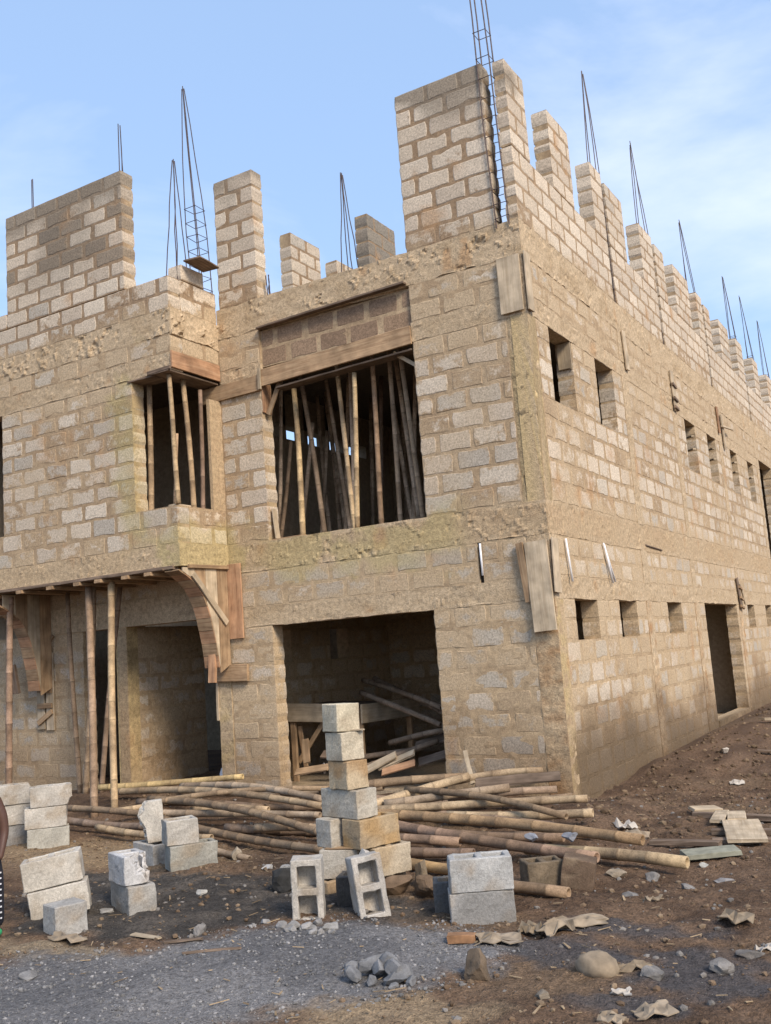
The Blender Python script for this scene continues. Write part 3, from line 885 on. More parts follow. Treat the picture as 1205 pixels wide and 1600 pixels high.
# --- blocks: those that show largest become parts of their own, the others one joined part
sizes = []
for i, (wname, V, F, C, ctr, A, Mo) in enumerate(BLOCKS):
    px, py, pz = project(V)
    ok = (pz.min() > 0.5) and px.max() > 0 and px.min() < 1205 and py.max() > 0 and py.min() < 1600 and wname != 'partition'
    s = 0
    if ok:
        s = (np.clip(px.max(), 0, 1205) - np.clip(px.min(), 0, 1205)) * (np.clip(py.max(), 0, 1600) - np.clip(py.min(), 0, 1600))
        if ctr[2] < 0.15:
            s *= 0.2
    sizes.append(s)
order = np.argsort(-np.array(sizes))
big = set(order[:300].tolist())
rV, rF, rC, rA, rM, rk = [], [], [], [], [], 0
for i, (wname, V, F, C, ctr, A, Mo) in enumerate(BLOCKS):
    if i in big:
        mesh_obj('block', V, F, M_BLOCK, WALLS[wname], C, origin=ctr, alpha=A, mor=Mo)
    else:
        rV.append(V); rC.append(C); rA.append(A); rM.append(Mo)
        rF.extend([tuple(q + rk for q in f) for f in F])
        rk += len(V)
o = mesh_obj('blockwork', np.concatenate(rV), rF, M_BLOCK, BLD, np.concatenate(rC), alpha=np.concatenate(rA), mor=np.concatenate(rM))
o['kind'] = 'stuff'
print('BLOCKS', len(BLOCKS))

# ------------------------------------------------------------------ builders for the smaller things
def place(o, M, parent=None):
    if parent is not None:
        o.parent = parent
        M = Matrix.Translation(-world_loc(parent)) @ M
    o.matrix_basis = M
    return o


def board(name, p0, p1, wd, th, nrm, mat=None, parent=None, seed=None, taper=0.0, rag=0.004):
    """a sawn board from p0 to p1 (its centre line), wd wide, th thick, broad face along nrm"""
    R = np.random.RandomState(seed if seed is not None else random.randrange(10 ** 6))
    p0, p1, nrm = Vector(p0), Vector(p1), Vector(nrm).normalized()
    ex = (p1 - p0)
    ln = ex.length
    ex.normalize()
    ey = nrm.cross(ex).normalized()
    ez = ex.cross(ey).normalized()
    st = max(2, int(ln / 0.25) + 1)
    V, F = [], []
    ch = min(0.004, th * 0.2)
    for i in range(st + 1):
        t = i / st
        x = (t - 0.5) * ln
        ww = wd * 0.5 * (1 - taper * t)
        bow = math.sin(t * math.pi) * 0.006 * (R.rand() - 0.3)
        sec = [(-ww + ch, -th / 2), (ww - ch, -th / 2), (ww, -th / 2 + ch), (ww, th / 2 - ch), (ww - ch, th / 2), (-ww + ch, th / 2), (-ww, th / 2 - ch), (-ww, -th / 2 + ch)]
        jx = 0
        for (y, z) in sec:
            if i in (0, st):
                jx = (R.rand() - 0.5) * rag * 2
            V.append((x + jx, y + (R.rand() - 0.5) * rag, z + bow))
    for i in range(st):
        for k in range(8):
            a, b = i * 8 + k, i * 8 + (k + 1) % 8
            F.append((a, b, b + 8, a + 8))
    F.append(tuple(range(7, -1, -1)))
    F.append(tuple(st * 8 + k for k in range(8)))
    F = [tuple(reversed(f)) for f in F]
    me = D.meshes.new(name)
    me.from_pydata(V, [], F)
    me.materials.append(mat or M_WOOD)
    o = D.objects.new(name, me)
    COL.objects.link(o)
    c = (p0 + p1) / 2
    M = Matrix(((ex.x, ey.x, ez.x, c.x), (ex.y, ey.y, ez.y, c.y), (ex.z, ey.z, ez.z, c.z), (0, 0, 0, 1)))
    return place(o, M, parent)


def basis(d):
    d = np.asarray(d, float) / np.linalg.norm(d)
    h = np.array((0, 0, 1.0)) if abs(d[2]) < 0.9 else np.array((1.0, 0, 0))
    a = np.cross(d, h); a /= np.linalg.norm(a)
    return d, a, np.cross(d, a)


BAM_TONES = np.array([(0.36, 0.25, 0.14), (0.31, 0.21, 0.12), (0.42, 0.295, 0.165), (0.27, 0.18, 0.10), (0.35, 0.25, 0.155)])


def bamboo(p0, p1, r0=0.042, r1=0.034, tone=None, bow=0.02, seed=0, name='bamboo_pole', sides=10):
    R = np.random.RandomState(seed + 100)
    p0, p1 = np.array(p0, float), np.array(p1, float)
    ln = np.linalg.norm(p1 - p0)
    d, a, b = basis(p1 - p0)
    bd = a * R.randn() + b * R.randn()
    bd /= np.linalg.norm(bd)
    base = (BAM_TONES[R.randint(len(BAM_TONES))] if tone is None else np.array(tone)) * (0.82 + 0.3 * R.rand()) * np.array((0.94, 1.0, 1.12))
    st = []
    x = 0.0
    nodes = []
    q = 0.12 + 0.15 * R.rand()
    while q < ln - 0.05:
        nodes.append(q)
        q += 0.24 + 0.22 * R.rand()
    st.append((0, 1.0, 1.0))
    prev = 0
    segc = 1.0
    for q in nodes:
        st.append(((prev + q) / 2, 0.97, segc))
        st += [(q - 0.016, 1.0, segc * 0.95), (q - 0.006, 1.09, segc * 0.72), (q + 0.004, 1.05, 0.62), (q + 0.012, 0.99, 1.1)]
        prev = q
        segc = 0.82 + 0.36 * R.rand()
    st.append((ln, 1.0, segc))
    V, C, F = [], [], []
    ang = np.arange(sides) * 2 * math.pi / sides
    wob = R.randn(3) * 0.006
    for (q, rm, cm) in st:
        t = q / ln
        r = (r0 + (r1 - r0) * t) * rm
        c = p0 + d * q + bd * bow * math.sin(t * math.pi) + (a * math.sin(t * 7 + wob[0] * 300) + b * math.cos(t * 5)) * 0.004
        V.append(c + r * (np.cos(ang)[:, None] * a + np.sin(ang)[:, None] * b))
        cc = np.clip(base * cm, 0, 0.8)
        C.append(np.tile(cc, (sides, 1)) * (0.9 + 0.2 * R.rand(sides))[:, None])
    n = len(st)
    for i in range(n - 1):
        for k in range(sides):
            F.append((i * sides + k, (i + 1) * sides + k, (i + 1) * sides + (k + 1) % sides, i * sides + (k + 1) % sides))
    V = list(V)
    # hollow ends
    for end, off in ((0, 1), (n - 1, -1)):
        ring = V[end]
        ctr = ring.mean(0)
        inner = ctr + (ring - ctr) * 0.74
        deep = inner + d * 0.10 * off
        i0 = sum(len(v) for v in V)
        V.append(inner); C.append(np.tile(base * 1.15, (sides, 1)))
        V.append(deep); C.append(np.tile(base * 0.6, (sides, 1)))
        for k in range(sides):
            k2 = (k + 1) % sides
            f1 = (end * sides + k, end * sides + k2, i0 + k2, i0 + k)
            f2 = (i0 + k, i0 + k2, i0 + sides + k2, i0 + sides + k)
            if off < 0:
                f1, f2 = tuple(reversed(f1)), tuple(reversed(f2))
            F += [f1, f2]
        cap = tuple(i0 + sides + k for k in range(sides))
        F.append(cap if off > 0 else tuple(reversed(cap)))
    V = np.concatenate(V); C = np.concatenate(C)
    dirt = fbm(V, 5, 3, seed)
    C = lerp(C, np.array((0.15, 0.10, 0.062)), 0.6 * sstep(0.42, 0.66, dirt))
    o = mesh_obj(name, V, F, M_BAMBOO, None, C, origin=p0)
    for p in o.data.polygons:
        p.use_smooth = len(p.vertices) == 4
    return o


def tube_geo(pts, r, sides=6):
    pts = np.array(pts, float)
    ang = np.arange(sides) * 2 * math.pi / sides
    d, a, b = basis(pts[-1] - pts[0] if np.linalg.norm(pts[-1] - pts[0]) > 1e-6 else pts[1] - pts[0])
    V, F = [], []
    for i, p in enumerate(pts):
        t = pts[min(i + 1, len(pts) - 1)] - pts[max(i - 1, 0)]
        d, a, b = basis(t)
        V.append(p + r * (np.cos(ang)[:, None] * a + np.sin(ang)[:, None] * b))
    for i in range(len(pts) - 1):
        for k in range(sides):
            k2 = (k + 1) % sides
            F.append((i * sides + k, i * sides + k2, (i + 1) * sides + k2, (i + 1) * sides + k))
    F.append(tuple(range(sides - 1, -1, -1)))
    n = len(pts)
    F.append(tuple((n - 1) * sides + k for k in range(sides)))
    F = [tuple(reversed(f)) for f in F]
    return np.concatenate(V), F


def rebar_cage(base, top, wd, bars=4, hoops=(), r=0.0075, conv=0.85, seed=0, gather=0.0):
    """bars rising from a square base and drawn together towards the top; ties as their own parts"""
    R = np.random.RandomState(seed)
    base, top = np.array(base, float), np.array(top, float)
    cs = [(-1, -1), (1, -1), (1, 1), (-1, 1)] if bars == 4 else [(-1, 0), (1, 0), (0, 1)][:bars]
    root = None
    a = Acc()
    def at(k, t):
        c = base + (top - base) * t
        tt = max(0.0, (t - gather) / (1 - gather))
        s_ = (1 - conv * tt ** 1.1) * wd / 2
        return c + np.array((cs[k][0] * s_, cs[k][1] * s_, 0))
    for k in range(len(cs)):
        tk = 0.97 + 0.04 * R.rand()
        pts = [at(k, t * tk) + (R.randn(3) * 0.006 if 0 < t < 1 else 0) for t in np.linspace(0, 1, 7)]
        V, F = tube_geo(pts, r)
        a.add(V, F, (0.1, 0.08, 0.07))
    o = a.build('rebar_cage', M_REBAR, BLD, origin=base)
    for z in hoops:
        t = (z - base[2]) / (top[2] - base[2])
        pts = [at(k, t) + np.array((cs[k][0] * 0.008, cs[k][1] * 0.008, (R.rand() - 0.5) * 0.02)) for k in range(4)]
        V, F = tube_geo(pts + [pts[0]], 0.0055, 5)
        mesh_obj('stirrup', V, F, M_REBAR, o, np.tile((0.1, 0.08, 0.07), (len(V), 1)), origin=pts[0])
    return o


def hollow_block(name, L=0.45, Wd=0.225, Hh=0.225, holes=2, M=None, tone=(0.40, 0.385, 0.355), seed=0, cut=None, rough=0.0055, deep=True, stainc=None, stainf=0.0, blind=False):
    """a sandcrete block with open cells; local x length, y width, z height (cells run along z)"""
    R = np.random.RandomState(seed + 5)
    bm = bmesh.new()
    if holes == 2:
        wb = min(0.048, L * 0.12)
        xs_ = [-L / 2, -L / 2 + wb, -0.024, 0.024, L / 2 - wb, L / 2]
        hc = {1, 3}
    elif holes == 1:
        xs_ = [-L / 2, -L / 2 + 0.038, L / 2 - 0.038, L / 2]
        hc = {1}
    else:
        xs_ = [-L / 2, 0, L / 2]
        hc = set()
    ys_ = [-Wd / 2, -Wd / 2 + 0.045, Wd / 2 - 0.045, Wd / 2]
    zs_ = [-Hh / 2, -Hh / 6, Hh / 6, Hh / 2]
    nx, ny, nz = len(xs_) - 1, 3, 3
    def solid(i, j):
        return 0 <= i < nx and 0 <= j < ny and not (i in hc and j == 1)
    vm = {}
    def v(i, j, k):
        key = (i, j, k)
        if key not in vm:
            vm[key] = bm.verts.new((xs_[i], ys_[j], zs_[k]))
        return vm[key]
    for i in range(nx):
        for j in range(ny):
            if not solid(i, j):
                if blind:
                    bm.faces.new((v(i, j, 0), v(i, j + 1, 0), v(i + 1, j + 1, 0), v(i + 1, j, 0)))
                    bm.faces.new((v(i, j, 1), v(i + 1, j, 1), v(i + 1, j + 1, 1), v(i, j + 1, 1)))
                continue
            bm.faces.new((v(i, j, 0), v(i, j + 1, 0), v(i + 1, j + 1, 0), v(i + 1, j, 0)))
            bm.faces.new((v(i, j, nz), v(i + 1, j, nz), v(i + 1, j + 1, nz), v(i, j + 1, nz)))
            for k in range(nz):
                inn = lambda a_, b_: 0 <= a_ < nx and 0 <= b_ < ny and blind and k == 0
                if not solid(i, j - 1) and not inn(i, j - 1):
                    bm.faces.new((v(i, j, k), v(i + 1, j, k), v(i + 1, j, k + 1), v(i, j, k + 1)))
                if not solid(i, j + 1) and not inn(i, j + 1):
                    bm.faces.new((v(i + 1, j + 1, k), v(i, j + 1, k), v(i, j + 1, k + 1), v(i + 1, j + 1, k + 1)))
                if not solid(i - 1, j) and not inn(i - 1, j):
                    bm.faces.new((v(i, j + 1, k), v(i, j, k), v(i, j, k + 1), v(i, j + 1, k + 1)))
                if not solid(i + 1, j) and not inn(i + 1, j):
                    bm.faces.new((v(i + 1, j, k), v(i + 1, j + 1, k), v(i + 1, j + 1, k + 1), v(i + 1, j, k + 1)))
    bmesh.ops.recalc_face_normals(bm, faces=bm.faces[:])
    ed = [e for e in bm.edges if e.is_manifold and e.calc_face_angle(0) > 0.5]
    bmesh.ops.bevel(bm, geom=ed, offset=0.006, segments=1, affect='EDGES', clamp_overlap=True)
    bmesh.ops.subdivide_edges(bm, edges=[e for e in bm.edges if e.calc_length() > 0.07], cuts=2, use_grid_fill=True)
    for cpt, cn in (cut or []):
        cn = Vector(cn).normalized()
        g = bm.verts[:] + bm.edges[:] + bm.faces[:]
        r = bmesh.ops.bisect_plane(bm, geom=g, plane_co=cpt, plane_no=cn, clear_outer=True)
        ce = [e for e in r['geom_cut'] if isinstance(e, bmesh.types.BMEdge)]
        f = bmesh.ops.triangle_fill(bm, use_beauty=True, edges=ce)
        nf = [x for x in f['geom'] if isinstance(x, bmesh.types.BMFace)]
        try:
            sub = bmesh.ops.subdivide_edges(bm, edges=list({e for x in nf for e in x.edges if len(e.link_faces) == 2 and all(q in nf for q in e.link_faces)}), cuts=2)
        except Exception:
            pass
        cut_pl = (Vector(cpt), cn)
        for vv in bm.verts:
            if abs((vv.co - cut_pl[0]).dot(cn)) < 0.002:
                vv.co += cn * (R.rand() - 0.65) * 0.035
    bmesh.ops.triangulate(bm, faces=[f for f in bm.faces if len(f.verts) > 4])
    P = np.array([vv.co[:] for vv in bm.verts])
    P0 = P + seed * 3.7
    P = P + np.stack([fbm(P0, 28, 3, 1) - 0.5, fbm(P0, 28, 3, 2) - 0.5, fbm(P0, 28, 3, 3) - 0.5], -1) * rough * 2.2
    # ragged arrises
    ext = (np.abs(P[:, 0]) > L / 2 - 0.02).astype(int) + (np.abs(P[:, 1]) > Wd / 2 - 0.02) + (np.abs(P[:, 2]) > Hh / 2 - 0.02)
    m = ext >= 2
    P[m] *= 1 - 0.075 * (fbm(P0[m], 14, 3, 7) ** 3)[:, None]
    F = [[vv.index for vv in f.verts] for f in bm.faces]
    bm.verts.index_update()
    F = [[vv.index for vv in f.verts] for f in bm.faces]
    bm.free()
    n1 = fbm(P0, 9, 4, 4)
    C = lerp(np.array(tone) * 0.86, np.array(tone) * 1.1, sstep(0.35, 0.65, n1))
    C = lerp(C, np.array((0.27, 0.205, 0.135)), 0.55 * sstep(0.52, 0.70, fbm(P0, 7, 4, 12)))
    if stainc is not None:
        C = lerp(C, np.array(stainc), np.clip(stainf * sstep(0.35, 0.6, fbm(P0, 5, 3, 8)), 0, 1))
    o = mesh_obj(name, P, F, M_LOOSE, None, C)
    o.matrix_basis = M if M is not None else Matrix.Identity(4)
    return o


def TR(x, y, z, yaw=0, pitch=0, roll=0):
    return Matrix.Translation((x, y, z)) @ Matrix.Rotation(math.radians(yaw), 4, 'Z') @ Matrix.Rotation(math.radians(pitch), 4, 'Y') @ Matrix.Rotation(math.radians(roll), 4, 'X')


def stone(name, c, size, tone, seed, flat=0.7, parent=None, sub=2, rough=0.28):
    R = np.random.RandomState(seed + 31)
    bm = bmesh.new()
    bmesh.ops.create_icosphere(bm, subdivisions=sub, radius=1.0)
    P = np.array([v.co[:] for v in bm.verts])
    # chop by random planes for broken facets
    for i in range(14):
        n = R.randn(3); n /= np.linalg.norm(n)
        d = 0.42 + 0.4 * R.rand()
        t = P @ n - d
        P = P - np.where(t > 0, t, 0)[:, None] * n
    P = P * (1 + rough * (fbm(P + seed * 2.1, 2.2, 3, 5) - 0.5))[:, None]
    P = P * np.array(size) * 0.5 / 0.78 * np.array((1, 1, 1))
    F = [[v.index for v in f.verts] for f in bm.faces]
    bm.free()
    yaw = R.rand() * 6.28
    ca, sa = math.cos(yaw), math.sin(yaw)
    P = P @ np.array([[ca, sa, 0], [-sa, ca, 0], [0, 0, 1]])
    P[:, 2] -= P[:, 2].min() * 0.82
    P = P + np.array(c)
    n1 = fbm(P, 22, 3, seed)
    C = lerp(np.array(tone) * 0.8, np.array(tone) * 1.15, sstep(0.35, 0.65, n1))
    return mesh_obj(name, P, F, M_STONE, parent, C, origin=c)


# ------------------------------------------------------------------ steel left standing for the next storey
rebar_cage((-0.20, 0.06, 6.80), (-0.33, 0.06, 11.2), 0.17, hoops=[6.92, 7.1, 7.3, 7.52, 7.76, 8.0, 8.25, 8.52, 8.8, 9.1, 9.45], conv=0.12, r=0.009, seed=1)
rebar_cage((-4.93, -0.12, 6.9), (-5.16, -0.10, 10.5), 0.20, hoops=[7.15, 7.35, 7.56, 7.78, 8.0, 8.22, 8.45], conv=0.9, seed=2, gather=0.42)
rebar_cage((-4.97, -0.62, 6.95), (-4.95, -0.62, 9.02), 0.24, conv=0.92, seed=3)
rebar_cage((-5.98, -0.62, 7.1), (-6.0, -0.62, 9.93), 0.10, conv=0.6, seed=4, bars=3)
rebar_cage((-7.95, -0.6, 7.1), (-7.98, -0.6, 9.75), 0.06, conv=0.6, seed=5, bars=2)
rebar_cage((-3.05, 1.0, 6.78), (-3.10, 1.0, 8.86), 0.24, conv=0.92, seed=6)
rebar_cage((-3.92, 0.12, 6.82), (-3.93, 0.12, 7.22), 0.06, conv=0.1, seed=7, bars=3)
for i, (yb, yt, zt) in enumerate([(3.86, 3.84, 10.85), (6.71, 6.42, 10.72), (10.58, 9.85, 10.46), (14.98, 14.2, 10.55), (17.35, 16.4, 10.6), (19.7, 19.0, 10.6)]):
    rebar_cage((-0.10, yb, 6.88), (-0.13, yt, zt), 0.15, hoops=[7.1, 7.5, 7.9, 8.3, 8.7] if i < 3 else [8.0, 8.6, 9.0], conv=0.93, seed=20 + i, gather=0.5)

# ------------------------------------------------------------------ boards still nailed to the concrete
fb = 'formwork_board'
board(fb, (-0.175, -0.035, 5.685), (-0.175, -0.045, 6.39), 0.30, 0.026, (0, -1, 0), M_WOODP, BLD, 1)
board(fb, (0.034, 0.055, 5.68), (0.034, 0.055, 6.42), 0.17, 0.024, (1, 0, 0), M_WOODP, BLD, 2)
board(fb, (-0.12, -0.075, 1.83), (-0.16, -0.045, 2.88), 0.28, 0.028, (0, -1, 0), M_WOODP, BLD, 3)
board(fb, (-0.30, -0.045, 2.18), (-0.365, -0.045, 2.88), 0.09, 0.04, (0, -1, 0), M_WOOD, BLD, 4)
board(fb, (0.036, 0.035, 2.26), (0.036, 0.075, 2.9), 0.18, 0.024, (1, 0, 0), M_WOODP, BLD, 5)
# window head: deep board, ledge strip, jamb pieces
board(fb, (-4.04, -0.022, 5.665), (-1.60, -0.022, 5.735), 0.245, 0.035, (0, -1, 0), M_WOOD, BLD, 6)
board(fb, (-5.16, -0.030, 5.585), (-4.045, -0.030, 5.605), 0.225, 0.03, (0, -1, 0), M_WOOD, BLD, 7)
board(fb, (-4.04, -0.058, 5.50), (-4.035, -0.058, 5.80), 0.05, 0.03, (0, -1, 0), M_WOODP, BLD, 8)
board(fb, (-4.03, -0.045, 6.385), (-1.62, -0.045, 6.435), 0.03, 0.09, (0, -1, 0), M_WOODG, BLD, 9)
board(fb, (-4.045, 0.10, 5.18), (-4.045, 0.10, 5.60), 0.20, 0.02, (1, 0, 0), M_WOODR, BLD, 10)
board(fb, (-3.78, 0.06, 5.56), (-4.0, 0.06, 5.15), 0.07, 0.03, (0, -1, 0), M_WOOD, BLD, 11)
board(fb, (-1.95, 0.12, 5.60), (-1.62, 0.12, 5.36), 0.05, 0.02, (0, -1, 0), M_WOODP, BLD, 12)
board(fb, (-3.97, 0.08, 3.38), (-4.01, 0.08, 3.80), 0.10, 0.02, (1, 0, 0), M_WOODP, BLD, 13)
board(fb, (-4.02, 0.07, 3.365), (-3.5, 0.07, 3.37), 0.10, 0.02, (0, 0, 1), M_WOOD, BLD, 14)
board(fb, (-3.80, 0.10, 5.49), (-1.62, 0.10, 5.555), 0.20, 0.025, (0, 0, 1), M_WOODG, BLD, 15)
# bay corner soffit and side board
board(fb, (-4.783, -1.02, 5.89), (-4.783, -0.02, 5.885), 0.235, 0.03, (1, 0, 0), M_WOODR, BLD, 16)
board(fb, (-5.62, -0.86, 5.725), (-5.12, -0.86, 5.725), 0.32, 0.025, (0, 0, 1), M_WOODG, BLD, 17)
board(fb, (-4.98, -1.06, 5.735), (-4.98, -0.03, 5.735), 0.34, 0.025, (0, 0, 1), M_WOODG, BLD, 18)
board(fb, (-5.2, -1.05, 5.755), (-4.78, -1.05, 5.765), 0.05, 0.03, (0, -1, 0), M_WOODG, BLD, 19)
board(fb, (-4.96, -0.93, 3.895), (-4.96, -0.62, 3.895), 0.13, 0.025, (0, 0, 1), M_WOODP, BLD, 20)
# side wall: boards left on the columns, cleats, window packers
board(fb, (0.03, 4.02, 5.80), (0.03, 3.97, 6.42), 0.16, 0.025, (1, 0, 0), M_WOODP, BLD, 21)
board(fb, (0.03, 6.90, 5.66), (0.03, 6.84, 6.40), 0.20, 0.025, (1, 0, 0), M_WOODP, BLD, 22)
for z in (5.72, 5.88, 6.14):
    board('cleat', (0.055, 6.75, z), (0.055, 6.98, z - 0.03), 0.05, 0.04, (1, 0, 0), M_WOODG, BLD)
board(fb, (0.03, 10.62, 5.85), (0.03, 10.57, 6.42), 0.14, 0.025, (1, 0, 0), M_WOODR, BLD, 23)
board(fb, (0.035, 11.0, 5.55), (0.035, 10.9, 6.30), 0.14, 0.025, (1, 0, 0), M_WOODP, BLD, 24)
board(fb, (0.06, 10.75, 6.02), (0.14, 11.5, 6.05), 0.04, 0.04, (1, 0, 0), M_WOODP, BLD, 25)
board(fb, (0.03, 10.62, 2.1), (0.03, 10.5, 2.74), 0.16, 0.025, (1, 0, 0), M_WOODG, BLD, 26)
for z in (2.16, 2.34, 2.56):
    board('cleat', (0.055, 10.5, z), (0.055, 10.78, z - 0.05), 0.05, 0.04, (1, 0, 0), M_WOOD, BLD)
board(fb, (0.05, 10.95, 2.2), (0.03, 10.72, 2.62), 0.03, 0.03, (1, 0, 0), M_WOODP, BLD, 27)
board(fb, (-0.10, 1.468, 5.28), (-0.10, 1.468, 5.64), 0.19, 0.02, (0, -1, 0), M_WOODP, BLD, 28)
board('cleat', (-0.02, 1.475, 5.27), (-0.02, 1.475, 5.64), 0.03, 0.025, (1, 0, 0), M_WOODP, BLD)
for y, z in ((8.3, 5.40), (8.3, 5.15), (10.1, 5.42), (10.1, 5.2), (12.3, 5.42), (12.3, 5.2), (14.25, 5.3)):
    board('cleat', (-0.16, y - 0.03, z), (0.0, y - 0.16, z), 0.07, 0.03, (0, 0, 1), M_WOODP, BLD)
board('cleat', (0.012, 4.0, 3.05), (0.012, 4.9, 3.02), 0.02, 0.02, (1, 0, 0), M_WOODG, BLD)
for (p0, p1) in [((0.03, 0.47, 2.92), (0.045, 0.52, 2.40)), ((0.03, 1.90, 2.95), (0.05, 2.18, 2.44)), ((0.03, 1.93, 2.93), (0.05, 2.08, 2.42)), ((-0.885, -0.012, 2.94), (-0.882, -0.012, 2.55))]:
    V, F = tube_geo([p0, ((p0[0] + p1[0]) / 2, (p0[1] + p1[1]) / 2, (p0[2] + p1[2]) / 2), p1], 0.014, 8)
    mesh_obj('conduit', V, F, M_PVC, BLD, None, origin=p0, smooth=True)
a = Acc(); box(a, -0.93, -0.875, 0.03, 0.2, 2.46, 2.96, (0.03, 0.025, 0.02)); a.build('slot_shade_back', M_MORTAR, BLD)  # near-black backing; the shade inside the slit is put into its colour

# board lying on the bay parapet
tag(board('plank', (-4.60, -0.72, 7.37), (-4.66, -0.24, 7.375), 0.28, 0.025, (0, 0, 1), M_WOODG, None, 30), 'small brown plank overhanging the loose top block of the bay parapet', 'plank')

# ------------------------------------------------------------------ arch formwork under the bay
PROF = [(-1.02, 3.00), (-0.90, 2.945), (-0.77, 2.875), (-0.65, 2.78), (-0.555, 2.66), (-0.48, 2.52), (-0.42, 2.36), (-0.375, 2.19), (-0.335, 2.01), (-0.305, 1.84), (-0.285, 1.68)]


def arch_form(x, dz, label, light):
    T = empty('arch_formwork', (x, -0.4, 1.55 + dz))
    tag(T, label, 'formwork', 'quarter-arch formwork under the bay')
    pr = [(a, b + dz) for a, b in PROF]
    for i in range(len(pr) - 1):
        (ya, za), (yb, zb) = pr[i], pr[i + 1]
        c = ((ya + yb) / 2, (za + zb) / 2)
        nrm = Vector((0, -(zb - za), (yb - ya)))
        if nrm.z > 0:
            nrm = -nrm
        w_ = math.hypot(yb - ya, zb - za) * 0.97
        board('soffit_plank', (x - 0.25, c[0], c[1]), (x + 0.005, c[0], c[1]), w_, 0.022, nrm, M_WOODR if i % 2 else M_WOOD, T, 50 + i)
    # side sheathing: upright boards cut to the curve
    ycut = [-0.95, -0.72, -0.50, -0.27, -0.05]
    for j in range(4):
        y0, y1 = ycut[j] + 0.003, ycut[j + 1] - 0.003
        ysq = np.linspace(y0, y1, 6)
        py = [p[0] for p in pr]; pz = [p[1] for p in pr]
        zl = np.interp(ysq, py, pz) + 0.012
        if j == 3:
            zl = np.maximum(np.where(ysq > -0.285, 1.60 + dz + (ysq + 0.285) * 0.5, zl), 1.5 + dz)
        zt = 3.035 + dz if dz == 0 else 3.0
        poly = [(y, z) for y, z in zip(ysq, zl)] + [(y1, zt), (y0, zt)]
        n = len(poly)
        V = [(x + 0.012, y, z) for y, z in poly] + [(x - 0.010, y, z) for y, z in poly]
        F = [tuple(range(n)), tuple(range(2 * n - 1, n - 1, -1))] + [((i + 1) % n, i, i + n, (i + 1) % n + n) for i in range(n)]
        # object axes: long grain is vertical, so turn the mesh so that local x is up
        me = D.meshes.new('side_board')
        me.from_pydata([(vz - 2.4, vy, -(vx - x)) for vx, vy, vz in V], [], F)
        me.materials.append(M_WOOD if j % 2 else M_WOODP)
        o = D.objects.new('side_board', me); COL.objects.link(o)
        place(o, Matrix(((0, 0, -1, x), (0, 1, 0, 0), (1, 0, 0, 2.4), (0, 0, 0, 1))), T)
    if light:
        board('batten', (x + 0.032, -0.78, 2.95 + dz), (x + 0.032, -0.12, 2.28 + dz), 0.085, 0.03, (1, 0, 0), M_WOODP, T, 71)
        board('batten', (x + 0.03, -0.86, 3.05 + dz), (x + 0.03, 0.0, 3.06 + dz), 0.05, 0.04, (1, 0, 0), M_WOOD, T, 72)
        board('post_board', (x + 0.12, -0.03, 2.06), (x + 0.12, -0.03, 3.10), 0.25, 0.028, (0, -1, 0), M_WOODR, T, 73)
        board('sill_board', (x - 0.33, -0.05, 1.60), (x + 0.30, -0.05, 1.585), 0.23, 0.05, (0, -1, 0), M_WOOD, T, 74)
        board('prop_board', (x - 0.10, -0.33, 1.48), (x - 0.10, -0.30, 1.86), 0.12, 0.05, (0, -1, 0), M_WOODR, T, 75)
        board('strip', (x - 0.29, -0.02, 0.95), (x - 0.28, -0.02, 1.48), 0.04, 0.02, (0, -1, 0), M_WOODP, T, 76)
    return T


arch_form(-4.81, 0.0, 'brown timber quarter-arch formwork in front of the wide ground-floor opening', True)
A2 = arch_form(-8.42, -0.16, 'shadowed quarter-arch formwork at the left picture edge behind the lone bamboo prop', False)
board('post_board', (-8.70, -0.03, 0.92), (-8.70, -0.03, 2.12), 0.17, 0.025, (0, -1, 0), M_WOODP, A2, 80)
board('post_board', (-8.49, -0.03, 0.90), (-8.49, -0.03, 2.10), 0.17, 0.025, (0, -1, 0), M_WOODP, A2, 81)
for z, t in ((1.95, 0.0), (1.52, 0.01), (1.28, 0.0), (1.1, -0.09)):
    board('cleat', (-8.74, -0.065, z + t), (-8.42, -0.065, z - t), 0.08, 0.03, (0, -1, 0), M_WOOD, A2)
board('batten', (-8.62, -0.06, 2.05), (-8.36, -0.06, 2.36), 0.05, 0.03, (0, -1, 0), M_WOOD, A2, 83)
board('post_board', (-8.72, -0.04, 2.32), (-8.72, -0.04, 2.95), 0.13, 0.06, (0, -1, 0), M_WOODG, A2, 84)
for k in range(3):
    board('packer', (-9.0 - k * 0.05, -0.30, 1.95), (-8.92 - k * 0.05, -0.28, 1.50), 0.06, 0.05, (0, -1, 0), M_WOODG, A2, 85 + k)

S = empty('soffit_formwork', (-7.0, -0.6, 2.9))
tag(S, 'timber soffit formwork with plank ends showing under the overhanging bay', 'formwork')
for x in (-8.55, -7.87, -7.22, -6.66, -6.24, -5.72, -5.30):
    board('joist', (x, -1.10, 2.985), (x + 0.02, -0.02, 2.985), 0.12, 0.05, (0, 0, 1), M_WOOD, S)
for y in (-0.93, -0.55, -0.2):
    board('deck_board', (-12, y, 3.025), (-5.05, y, 3.025), 0.3, 0.025, (0, 0, 1), M_WOODG, S)
board('edge_board', (-12, -0.985, 3.035), (-4.9, -0.985, 3.04), 0.05, 0.10, (0, -1, 0), M_WOODG, S)
board('bearer', (-9.6, -0.35, 2.88), (-8.55, -0.35, 2.88), 0.22, 0.05, (0, -1, 0), M_WOODG, S)

